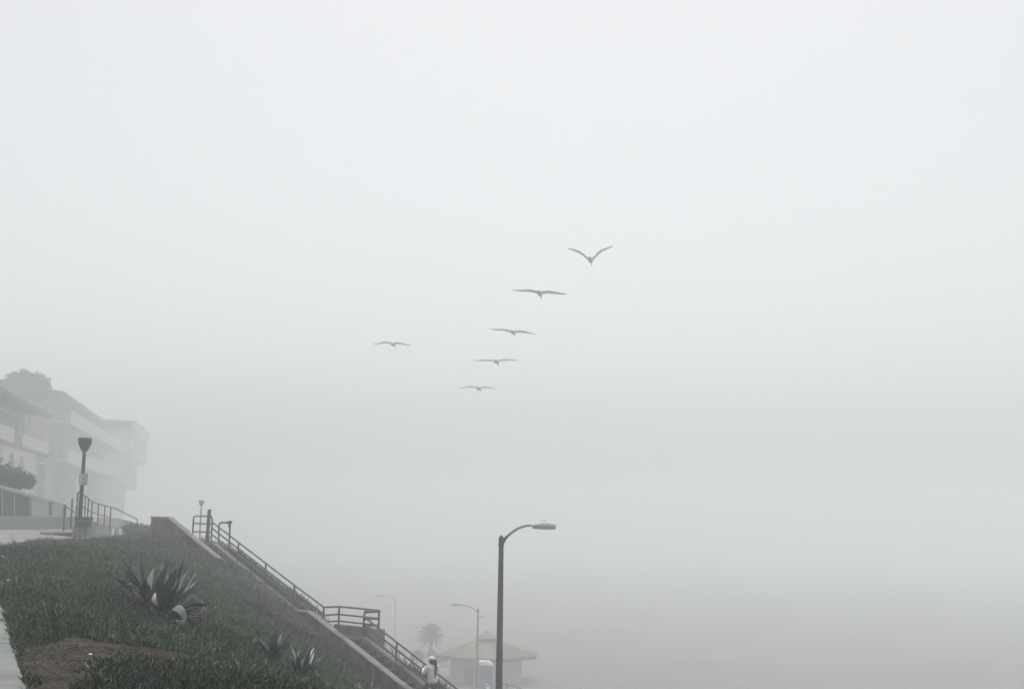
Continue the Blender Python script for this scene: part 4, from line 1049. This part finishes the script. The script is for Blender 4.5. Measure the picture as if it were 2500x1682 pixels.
def tu_of(x, y):
    dx, dy = x - T0.x, y - T0.y
    return dx * S.x + dy * S.y, dx * N.x + dy * N.y
def scatter(n, d0, d1, px0, px1, k):
    """ground points whose number per square metre falls off with distance as D**-k"""
    e_ = 2 - k; uu = rng.uniform(size=n)
    Dd = (d0 ** e_ + uu * (d1 ** e_ - d0 ** e_)) ** (1 / e_)
    x = (rng.uniform(px0, px1, n) - 1250) / F * Dd
    return x, Dd
path_poly = [(p.x, p.y) for p in path_edge] + [(p.x - 2.2, p.y - 0.6) for p in reversed(path_edge)]
def keep_mask(x, y):
    t, u = tu_of(x, y)
    m = ~((u > U_WALL0 - 0.06) & (u < U_CURB1 + 0.05) & (t > -1.7) & (t < 26))
    m &= ~((u >= 0) & (u < 0.92) & (t > T_LAND - 0.2) & (t < T_LOW + 0.3))
    m &= ~in_poly(x, y, walk_poly) & ~in_poly(x, y, path_poly)
    wob = 0.16 * bumps(x, y, 6.0, 4, 3)
    m &= ~in_poly(x + wob, y + wob, soil_poly)
    m &= u < 4.5
    return m
x, y = scatter(400000, 7.0, 52.0, -420, 1250, 1.5)
m = keep_mask(x, y)
dens = bumps(x, y, 1.7, 4, 7)                       # thin, brown places between the mats
m &= rng.uniform(size=len(x)) < np.clip(0.90 + 1.15 * dens, 0.06, 1.0)
x, y, dens = x[m], y[m], dens[m]
z = height(x, y)
mound = bumps(x, y, 3.6, 4, 2) + 0.5 * bumps(x, y, 9.0, 2, 11)
top_ = np.clip(0.05 + 0.09 * mound, 0.0, 0.20)
hf = rng.uniform(0.0, 1.0, len(x)) ** 0.6                 # how high in the mat this leaf sits
z = z + top_ * hf
sc_ = (y / 9.0) ** 0.45
L = 0.060 * sc_ * rng.uniform(0.5, 1.5, len(x)); r_ = 0.0056 * sc_ * rng.uniform(0.75, 1.3, len(x))
Dr = rng.normal(size=(len(x), 3)) * np.array([0.85, 0.85, 0.35]); Dr[:, 2] = np.abs(Dr[:, 2]) + 0.40
Dr /= np.linalg.norm(Dr, axis=1)[:, None]
v, qd, tr = finger_leaves(np.stack([x, y, z - 0.015], -1), Dr, L, r_)
patch = bumps(x, y, 0.75, 3, 9) + 0.6 * bumps(x, y, 2.1, 2, 6)
tint = np.clip(0.38 + 0.40 * patch + rng.normal(0, 0.27, len(x)), 0, 0.86)
dead = rng.uniform(size=len(x)) < np.clip(0.06 - 0.50 * dens, 0.025, 0.70)
tint = np.where(dead, rng.uniform(0.88, 1.0, len(x)), tint)
o = np_obj('ice_plant', v, [qd, tr], M['iceplant'], tint=np.repeat(tint, 7))
tag(o, 'carpet of dark green ice plant covering the bluff slope', 'ground cover', kind='stuff')

# taller shoots along the far side of the stairway
n = 9000
t = rng.uniform(-1.5, 22, n); u = rng.uniform(0.24, 1.3, n) ** 1.0
m = ~((u < 0.95) & (t > T_LAND - 0.2) & (t < T_LOW + 0.3)); t, u = t[m], u[m]
x = T0.x + S.x * t + N.x * u; y = T0.y + S.y * t + N.y * u
lift = 0.18 + 0.16 * bumps(x, y, 2.2, 3, 4) + 0.25 * np.exp(-((t - 6.0) / 1.2) ** 2)
z = np.maximum(height(x, y), -9e9) + rng.uniform(0, 1, len(x)) * np.clip(lift, 0.02, 0.6)
Dr = rng.normal(size=(len(x), 3)) * np.array([0.6, 0.6, 0.3]); Dr[:, 2] = np.abs(Dr[:, 2]) + 0.6; Dr /= np.linalg.norm(Dr, axis=1)[:, None]
L = rng.uniform(0.08, 0.20, len(x)); v, qd, tr = finger_leaves(np.stack([x, y, z], -1), Dr, L, np.full(len(x), 0.012))
o = np_obj('shrubby_growth', v, [qd, tr], M['iceplant'], tint=np.repeat(np.clip(rng.normal(0.35, 0.15, len(x)), 0, 0.8), 7))
tag(o, 'ragged shrubby growth along the far side of the stairway under the railing', 'ground cover', kind='stuff')
# thin dry stalks by the lower railing
n = 260; t = rng.uniform(10.4, 20, n); u = rng.uniform(0.22, 0.6, n)
x = T0.x + S.x * t + N.x * u; y = T0.y + S.y * t + N.y * u
z = np.array([curb_top(a) for a in t]) - 0.15
Dr = rng.normal(size=(n, 3)) * np.array([0.25, 0.25, 0.1]); Dr[:, 2] += 1; Dr /= np.linalg.norm(Dr, axis=1)[:, None]
v, qd, tr = finger_leaves(np.stack([x, y, z], -1), Dr, rng.uniform(0.2, 0.45, n), np.full(n, 0.008))
tag(np_obj('dry_grass', v, [qd, tr], M['straw'], tint=np.repeat(rng.uniform(0.1, 0.7, n), 7)), 'thin dry grass stalks beside the lower stair railing', 'grass', kind='stuff')

# pale dry twigs caught in the mat
n = 2600
x, y = scatter(n, 8, 46, -200, 1000, 1.3); m = keep_mask(x, y); x, y = x[m], y[m]
an = rng.uniform(0, 6.283, len(x)); Dr = np.stack([np.cos(an), np.sin(an), rng.normal(0.25, 0.3, len(x))], -1); Dr /= np.linalg.norm(Dr, axis=1)[:, None]
v, qd, tr = finger_leaves(np.stack([x, y, height(x, y) + 0.09], -1), Dr, rng.uniform(0.04, 0.12, len(x)) * (y / 9) ** 0.7, rng.uniform(0.002, 0.0035, len(x)) * (y / 9) ** 0.8)
tag(np_obj('dry_twigs', v, [qd, tr], M['straw'], tint=np.repeat(rng.uniform(0.3, 1.0, len(x)), 7)), 'pale dry twigs and stalks scattered over the ice plant', 'litter', kind='stuff')

# straw and litter over the soil
n = 26000
x = rng.uniform(sx.min() - 0.6, sx.max() + 0.6, n); y = rng.uniform(sy.min(), sy.max() + 0.8, n)
wob = 0.3 * rng.normal(size=n)
m = in_poly(x + wob * 0.6, y + wob, soil_poly) & ~in_poly(x, y, path_poly); x, y = x[m], y[m]
an = rng.uniform(0, 6.283, len(x)); Dr = np.stack([np.cos(an), np.sin(an), rng.normal(0.05, 0.15, len(x))], -1); Dr /= np.linalg.norm(Dr, axis=1)[:, None]
L = rng.uniform(0.015, 0.07, len(x))
v, qd = leaf_shards(np.stack([x, y, height(x, y) + 0.028], -1), Dr, L, np.full(len(x), 0.0045))
tag(np_obj('dry_litter', v, [qd], M['straw'], tint=np.repeat(np.clip(rng.normal(0.42, 0.22, len(x)), 0, 1), 4)), 'dry straw and leaf litter strewn over the bare soil', 'litter', kind='stuff')

# white scraps of paper
for X, Y, w, lab in [(219, 1609, 0.019, 'white paper scrap lying in the middle of the bare soil'), (232, 1565, 0.011, 'small white scrap at the far rim of the bare soil'), (18, 1438, 0.019, 'white scrap in the ice plant above the footpath end'), (5, 1374, 0.022, 'white scrap in the ice plant near the left edge, farthest up')]:
    p = ground_at(X, Y); p.z = hz(p.x, p.y) + (0.04 if Y > 1550 else 0.13)
    b = MB(); b.add([p + Vector(d_) * w for d_ in [(-1.1, -.5, -.2), (0.1, -.7, .25), (1.1, -.3, .0), (.8, .5, .3), (-.2, .7, .45), (-.9, .4, .1), (0, 0, .65)]] + [p + Vector(d_) * w for d_ in [(-1.1, -.5, -.35), (0.1, -.7, .1), (1.1, -.3, -.15), (.8, .5, .15), (-.2, .7, .3), (-.9, .4, -.05), (0, 0, .5)]],
                    [(0, 1, 6), (1, 2, 6), (2, 3, 6), (3, 4, 6), (4, 5, 6), (5, 0, 6), (8, 7, 13), (9, 8, 13), (10, 9, 13), (11, 10, 13), (12, 11, 13), (7, 12, 13)] + [(i, (i + 1) % 6, (i + 1) % 6 + 7, i + 7) for i in range(6)])
    tag(b.build('paper_scrap', M['litter_white'], origin=tuple(p)), lab, 'litter', 'white scraps on the slope')

# ------------------------------------------------------------------ people
def skin_obj(name, chains, mat_, parent, levels=1, rot=None, off=None, root=0):
    """chains: list of [(co, radius), ...]; first point of a chain that equals an earlier point joins it"""
    vs, rs, es = [], [], []
    def idx(co):
        for i, v_ in enumerate(vs):
            if (Vector(v_) - Vector(co)).length < 1e-4: return i
        vs.append(tuple(co)); rs.append(None); return len(vs) - 1
    for ch in chains:
        last = None
        for co, rad in ch:
            i = idx(co)
            if rs[i] is None: rs[i] = rad
            if last is not None and last != i: es.append((last, i))
            last = i
    me = bpy.data.meshes.new(name); me.from_pydata(vs, es, [])
    o = bpy.data.objects.new(name, me); link(o, parent)
    sk = o.modifiers.new('skin', 'SKIN'); sk.use_smooth_shade = True; sk.branch_smoothing = 0.6
    if not me.skin_vertices:
        bm = bmesh.new(); bm.from_mesh(me); bm.verts.layers.skin.verify(); bm.to_mesh(me); bm.free()
    for i, sv_ in enumerate(me.skin_vertices[0].data):
        rr = rs[i]; sv_.radius = rr if isinstance(rr, tuple) else (rr, rr); sv_.use_root = (i == root)
    ss = o.modifiers.new('subdivision', 'SUBSURF'); ss.levels = levels; ss.render_levels = levels
    me.materials.append(mat_)
    return o
def ellipsoid(mb, c, rx, ry, rz, nu=14, nv=9, z0=-1.0, z1=1.0):
    rings = []
    for i in range(nv + 1):
        s_ = z0 + (z1 - z0) * i / nv; a = math.asin(max(-0.995, min(0.995, s_)))
        rings.append([Vector(c) + Vector((rx * math.cos(a) * math.cos(t), ry * math.cos(a) * math.sin(t), rz * math.sin(a))) for t in [2 * math.pi * k / nu for k in range(nu)]])
    mb.loft(rings)
def hand_chains(w, palm_dir, fdir, side):
    """five fingers and a palm growing from wrist w; fdir along the hand, side across it"""
    w = Vector(w); f_ = Vector(fdir).normalized(); s_ = Vector(side).normalized(); p_ = Vector(palm_dir).normalized()
    palm_c = w + f_ * 0.045
    out = [[(tuple(w), 0.026), (tuple(palm_c), (0.034, 0.02))]]
    for k, (o_, ln) in enumerate([(-0.027, 0.058), (-0.009, 0.070), (0.009, 0.074), (0.027, 0.066)]):
        k0 = palm_c + f_ * 0.035 + s_ * o_
        out.append([(tuple(palm_c), None), (tuple(k0), 0.0095), (tuple(k0 + f_ * ln * 0.5 + p_ * 0.012), 0.0085), (tuple(k0 + f_ * ln * 0.75 + p_ * 0.035), 0.0075)])
    t0 = w + f_ * 0.02 - s_ * 0.035
    out.append([(tuple(w), None), (tuple(t0), 0.011), (tuple(t0 + f_ * 0.03 - s_ * 0.012 + p_ * 0.02), 0.010), (tuple(t0 + f_ * 0.05 + p_ * 0.04), 0.008)])
    return out
def make_person(label, loc, yaw, H, shirt, trousers, cap=True, pose='phone', group=None):
    k = H / 1.66
    e = empty('person', loc, label, 'person', group)
    e.rotation_euler = (0, 0, yaw); e.scale = (k, k, k)
    st = 0.0
    if pose == 'phone':
        eL, wL = (-0.25, 0.14, 1.12), (-0.13, 0.34, 1.28); eR, wR = (0.25, 0.13, 1.12), (0.07, 0.35, 1.27)
        fL, fR = (-0.05, 0.35, 0.9), (-0.25, 0.25, 0.9); aL, aR = (-0.10, 0.20, 0.70), (0.10, -0.06, 0.50)
        ftL, ftR = (-0.10, 0.30, 0.25), (0.10, -0.02, 0.08); knL = (-0.11, 0.28, 0.62); knR = (0.10, 0.04, 0.50)
    else:
        eL, wL = (-0.24, -0.03, 1.10), (-0.25, 0.05, 0.86); eR, wR = (0.24, -0.03, 1.10), (0.25, 0.05, 0.86)
        fL = fR = (0, 0.12, -1); knL = (-0.10, 0.04, 0.50); knR = (0.10, 0.04, 0.50); ftL, ftR = (-0.10, 0.0, 0.08), (0.10, 0.0, 0.08)
    pel, sp, ch, nk, hd0, hd1 = (0, 0, 0.93), (0, 0.005, 1.10), (0, 0.01, 1.28), (0, 0.02, 1.42), (0, 0.04, 1.50), (0, 0.045, 1.58)
    shL, shR = (-0.165, 0.0, 1.355), (0.165, 0.0, 1.355); hpL, hpR = (-0.09, 0, 0.88), (0.09, 0, 0.88)
    toeL = (ftL[0], ftL[1] + 0.15, ftL[2] - 0.05); toeR = (ftR[0], ftR[1] + 0.15, ftR[2] - 0.05)
    HM0 = Matrix.Translation((0, 0.02, 0)) @ Matrix.Rotation(R(38) if pose == 'phone' else 0.0, 4, 'Z') @ Matrix.Translation((0, -0.02, 0))
    chains = [[(pel, (0.13, 0.10)), (sp, (0.115, 0.09)), (ch, (0.135, 0.095)), (nk, 0.047), (hd0, (0.066, 0.078)), (hd1, (0.070, 0.085)), ((0, 0.045, 1.625), (0.045, 0.05))],
              [(hd0, None), (tuple(HM0 @ Vector((0, 0.125, 1.515))), 0.014), (tuple(HM0 @ Vector((0, 0.14, 1.505))), 0.010)],
              [(ch, None), (shL, 0.055), (eL, 0.040), (wL, 0.027)], [(ch, None), (shR, 0.055), (eR, 0.040), (wR, 0.027)],
              [(pel, None), (hpL, 0.09), (knL, 0.056), (ftL, 0.036), (toeL, 0.03)], [(pel, None), (hpR, 0.09), (knR, 0.056), (ftR, 0.036), (toeR, 0.03)]]
    pd = (0.4, -0.3, 0) if pose == 'phone' else (1, 0, 0)
    pdR = (-0.4, -0.3, 0) if pose == 'phone' else (-1, 0, 0)
    chains += hand_chains(wL, pd, fL, (0.3, -0.9, 0.1)) + hand_chains(wR, pdR, fR, (-0.3, -0.9, 0.1))
    skin_obj('body', chains, M['skin'], e, 1)
    def loc_build(mb, name, mt, par_=None, smooth=True):
        me = bpy.data.meshes.new(name); me.from_pydata([tuple(p) for p in mb.v], [], mb.f); me.materials.append(mt)
        bm = bmesh.new(); bm.from_mesh(me); bmesh.ops.recalc_face_normals(bm, faces=bm.faces); bm.to_mesh(me); bm.free()
        me.polygons.foreach_set('use_smooth', [smooth] * len(me.polygons)); o = bpy.data.objects.new(name, me); link(o, par_ or e); return o
    if pose == 'phone': hy = R(38)
    else: hy = 0.0
    HM = Matrix.Translation((0, 0.02, 0)) @ Matrix.Rotation(hy, 4, 'Z') @ Matrix.Translation((0, -0.02, 0))
    def turned(mb_):
        mb_.v = [HM @ p for p in mb_.v]; return mb_
    b = MB(); rings = []
    for z_, rx, ry, yc in [(0.865, .172, .135, 0), (0.90, .176, .138, 0), (0.98, .168, .128, 0), (1.08, .160, .118, .003), (1.18, .166, .120, .006), (1.27, .178, .122, .008), (1.335, .178, .112, .008), (1.375, .150, .092, .01), (1.41, .085, .068, .015), (1.435, .060, .058, .02)]:
        rings.append([Vector((rx * math.cos(a) * (1 + 0.02 * math.sin(5 * a + z_ * 40)), yc + ry * math.sin(a) * (1 + 0.03 * math.sin(4 * a - z_ * 60)), z_ + 0.008 * math.sin(3 * a))) for a in [2 * math.pi * q_ / 20 for q_ in range(20)]])
    b.loft(rings)
    for sh, el_, wr in ((shL, eL, wL), (shR, eR, wR)):
        sh, el_, wr = Vector(sh), Vector(el_), Vector(wr)
        b.tube([sh.lerp(Vector((0, 0.01, 1.34)), 0.35), sh, sh.lerp(el_, 0.5), el_.lerp(sh, 0.12), el_, el_.lerp(wr, 0.15), el_.lerp(wr, 0.55), el_.lerp(wr, 0.92)], [.060, .075, .066, .060, .060, .058, .050, .040], 12)
    loc_build(b, 'shirt', shirt)
    if pose == 'phone':
        b = MB(); rings = []
        for z_, rx, ry in [(0.815, .168, .132), (0.85, .172, .136), (0.872, .165, .128)]:
            rings.append([Vector((rx * math.cos(a), ry * math.sin(a), z_ + 0.006 * math.sin(4 * a))) for a in [2 * math.pi * q_ / 20 for q_ in range(20)]])
        b.loft(rings); loc_build(b, 'undershirt', M['hem'])
    b = MB(); rings = []
    for z_, rx, ry in [(0.72, .165, .122), (0.78, .170, .130), (0.86, .162, .128), (0.93, .148, .115)]:
        rings.append([Vector((rx * math.cos(a), ry * math.sin(a), z_)) for a in [2 * math.pi * q_ / 18 for q_ in range(18)]])
    b.loft(rings)
    for hp_, kn, ft in ((hpL, knL, ftL), (hpR, knR, ftR)):
        hp_, kn, ft = Vector(hp_), Vector(kn), Vector(ft)
        b.tube([hp_, hp_.lerp(kn, 0.3), hp_.lerp(kn, 0.75), kn, kn.lerp(ft, 0.4), ft + Vector((0, 0, 0.03))], [.092, .092, .076, .068, .064, .05], 12)
    loc_build(b, 'trousers', trousers)
    for ft, to in ((ftL, toeL), (ftR, toeR)):
        b = MB(); b.tube([(ft[0], ft[1] - 0.05, ft[2] - 0.035), (ft[0], ft[1] + 0.05, ft[2] - 0.03), (to[0], to[1], to[2]), (to[0], to[1] + 0.07, to[2] - 0.012)], [0.045, 0.048, 0.042, 0.025], 10); loc_build(b, 'shoe', M['trousers'])
    b = MB(); ellipsoid(b, (0, 0.012, 1.55), 0.094, 0.094, 0.115, z0=-0.8, z1=0.9); b.tube([(0, -0.03, 1.55), (0, -0.045, 1.46), (0, -0.04, 1.40)], [0.07, 0.06, 0.03], 12); turned(b)
    if pose == 'phone':
        b.tube([(0.045, -0.05, 1.58), (0.065, -0.09, 1.52), (0.06, -0.125, 1.42), (0.05, -0.145, 1.28), (0.045, -0.145, 1.12), (0.04, -0.14, 1.00)], [0.04, 0.046, 0.040, 0.033, 0.026, 0.006], 10)
    loc_build(b, 'hair', M['hair'])
    b = MB()
    for sx_ in (-0.03, 0.03): ellipsoid(b, (sx_, 0.118, 1.535), 0.011, 0.008, 0.007, 8, 6)
    turned(b); loc_build(b, 'eyes', M['hair'])
    if cap:
        b = MB(); ellipsoid(b, (0, 0.035, 1.585), 0.105, 0.118, 0.10, 18, 8, -0.12, 0.98); turned(b); cp = loc_build(b, 'cap', M['white'])
        b = MB(); rings = []
        for i in range(5):
            y_ = 0.125 + 0.135 * i / 4; w_ = 0.092 * math.sqrt(max(0.02, 1 - (i / 4.3) ** 2)); rings.append([Vector((-w_, y_, 1.577 - 0.022 * i / 4)), Vector((0, y_ + 0.008, 1.592 - 0.02 * i / 4)), Vector((w_, y_, 1.577 - 0.022 * i / 4)), Vector((0, y_, 1.58 - 0.022 * i / 4))])
        b.loft(rings); turned(b); loc_build(b, 'visor', M['white'], cp)
        b = MB(); b.box((0, -0.082, 1.59), 0.04, 0.012, 0.03); turned(b); loc_build(b, 'strap_gap', M['hair'], cp)
    return e
# woman on the stairs: climbs towards the head of the flight
u_p = -0.62
def project(p):
    c = CAM_M.transposed() @ Vector(p); return 1250 + F * c.x / -c.z, 841 - F * c.y / -c.z
best = min((abs(project(tu(t, u_p, -4.4))[0] - 1056), t) for t in np.arange(11.5, 16, 0.02))
t_p = best[1]; zp = tread_z(t_p); pp = tu(t_p, u_p, zp)
head_z = at(1053, 1603, pp.y).z
H_W = head_z - zp
print('WOMAN', t_p, zp, 'height', H_W)
wm = make_person('woman in white top and cap with long dark ponytail climbing the stairs, hands raised', pp, math.atan2(-S.y, -S.x) - math.pi / 2 - R(10), min(max(H_W, 1.55), 1.75), M['shirt'], M['trousers'])
# two hazy people on the beach
p = at(1191, 1668, 122); make_person('hazy person in white clothes and cap in front of the blue portable toilet', Vector((p.x, p.y, p.z - 1.7)), R(60), 1.7, M['shirt'], M['trousers'], True, 'stand')
p = at(1162, 1672, 122); make_person('hazy person in pinkish clothes left of the blue portable toilet', Vector((p.x, p.y, p.z - 1.68)), R(-40), 1.68, M['rust_shirt'], M['trousers'], False, 'stand')

# ------------------------------------------------------------------ pelicans
def pelican(D, lt, body, rt, bill, label, chord=0.42):
    """lt / rt: wing points from tip to root, in pixels of an enlargement; the bird flies away from the camera"""
    Q = lambda X, Y, d=0.0: at(880 + X / 3.586, 580 + Y / 3.586, D + d)
    c = Q(*body)
    mb = MB()
    bl = Q(*bill, 0.95) - c                                  # where head and bill point
    fwd = Vector((bl.x * 0.8, 0.95, 0.0)).normalized(); rt_ = Vector((fwd.y, -fwd.x, 0)); up = Vector((0, 0, 1))
    rings = []
    for s_, w, h, dz in [(-0.48, 0.07, 0.012, 0.03), (-0.38, 0.075, 0.03, 0.025), (-0.25, 0.10, 0.075, 0.01), (-0.05, 0.135, 0.115, 0.0), (0.15, 0.125, 0.115, -0.01), (0.30, 0.085, 0.085, -0.02), (0.38, 0.06, 0.065, -0.03), (0.46, 0.058, 0.06, -0.035),
                      (0.53, 0.045, 0.048, -0.045), (0.58, 0.028, 0.030, -0.065), (0.75, 0.021, 0.024, -0.10), (0.95, 0.012, 0.012, -0.15)]:
        bk = min(1.25, D / 58); w, h, dz, s_ = w * bk, h * bk, dz * bk, s_ * bk
        cc = c + fwd * s_ + up * dz
        rings.append([cc + rt_ * (w * math.cos(a)) + up * (h * math.sin(a)) for a in [2 * math.pi * k / 12 for k in range(12)]])
    mb.loft(rings)
    for pts, sg in ((lt, -1), (rt, 1)):
        path = smooth_path([Q(*p_) for p_ in pts] + [c + rt_ * (sg * 0.04) + up * 0.06], 4); n = len(path); rings = []
        for i, p_ in enumerate(path):
            s_ = i / (n - 1)                                   # 0 tip .. 1 root
            ch = chord * min(1.0, 0.12 + 1.5 * s_ ** 0.7) * (1.0 if s_ < 0.85 else 1.05)
            sweep = -0.30 * (1 - s_) ** 1.6 + 0.10 * math.sin(math.pi * s_)
            ld = p_ + fwd * (sweep + ch * 0.45) - up * (0.10 * ch); tl = p_ + fwd * (sweep - ch * 0.55) + up * (0.10 * ch)
            th = 0.012 + 0.026 * s_
            mid = ld.lerp(tl, 0.3)
            rings.append([ld, mid + up * th, tl.lerp(ld, 0.35) + up * th * 0.5, tl, mid - up * th * 0.5])
        mb.loft(rings)
    o = mb.build('pelican', M['plumage'], origin=tuple(c), smooth=True)
    return tag(o, label, 'bird', 'birds flying in a line through the fog')
pelican(72, [(1810, 102), (1860, 113), (1915, 130), (1955, 155), (1990, 184)], (2014, 195), [(2215, 82), (2160, 103), (2105, 122), (2065, 155), (2040, 182)], (2030, 262), 'topmost bird, wings raised in a deep V')
pelican(72, [(1335, 467), (1400, 470), (1470, 467), (1520, 472), (1548, 480)], (1570, 487), [(1815, 505), (1760, 496), (1700, 485), (1640, 477), (1597, 482)], (1587, 543), 'second bird from the top, largest, wings spread nearly flat')
pelican(82, [(1135, 808), (1190, 809), (1245, 808), (1290, 815), (1320, 822)], (1337, 828), [(1540, 852), (1485, 840), (1440, 828), (1390, 824), (1355, 825)], (1357, 864), 'third bird from the top, right wing drooping at its tip')
pelican(97, [(118, 932), (165, 933), (205, 919), (235, 919), (265, 926)], (284, 934), [(450, 946), (410, 941), (370, 930), (330, 923), (302, 928)], (312, 962), 'lone bird flying apart on the left of the line')
pelican(82, [(988, 1083), (1040, 1079), (1085, 1076), (1135, 1075), (1172, 1080)], (1192, 1085), [(1395, 1075), (1350, 1076), (1295, 1071), (1250, 1072), (1212, 1080)], (1214, 1126), 'second bird from the bottom, long wings held straight and flat', 0.28)
pelican(93, [(860, 1330), (905, 1316), (945, 1308), (985, 1308), (1018, 1314)], (1037, 1319), [(1212, 1333), (1165, 1322), (1125, 1314), (1085, 1311), (1056, 1314)], (1060, 1342), 'lowest bird, wings gently arched down at both tips', 0.30)

# ------------------------------------------------------------------ haze: one closed box of even fog round everything
b = MB(); b.add([(x_, y_, z_) for x_ in (-480, 480) for y_ in (-85, 820) for z_ in (BEACH_Z - 3.2, 19.0)], [(0, 1, 3, 2), (4, 6, 7, 5), (0, 4, 5, 1), (2, 3, 7, 6), (0, 2, 6, 4), (1, 5, 7, 3)])
hm = bpy.data.materials.new('fog_air'); hm.use_nodes = True
n = hm.node_tree; n.nodes.clear()
vo = n.nodes.new('ShaderNodeVolumePrincipled'); vo.inputs['Color'].default_value = (0.946, 0.966, 0.964, 1)
vo.inputs['Density'].default_value = HAZE_DENSITY; vo.inputs['Anisotropy'].default_value = 0.2
mo = n.nodes.new('ShaderNodeOutputMaterial'); n.links.new(vo.outputs[0], mo.inputs['Volume'])
tag(b.build('haze', hm), 'pale even sea fog filling the air', 'fog', kind='stuff')
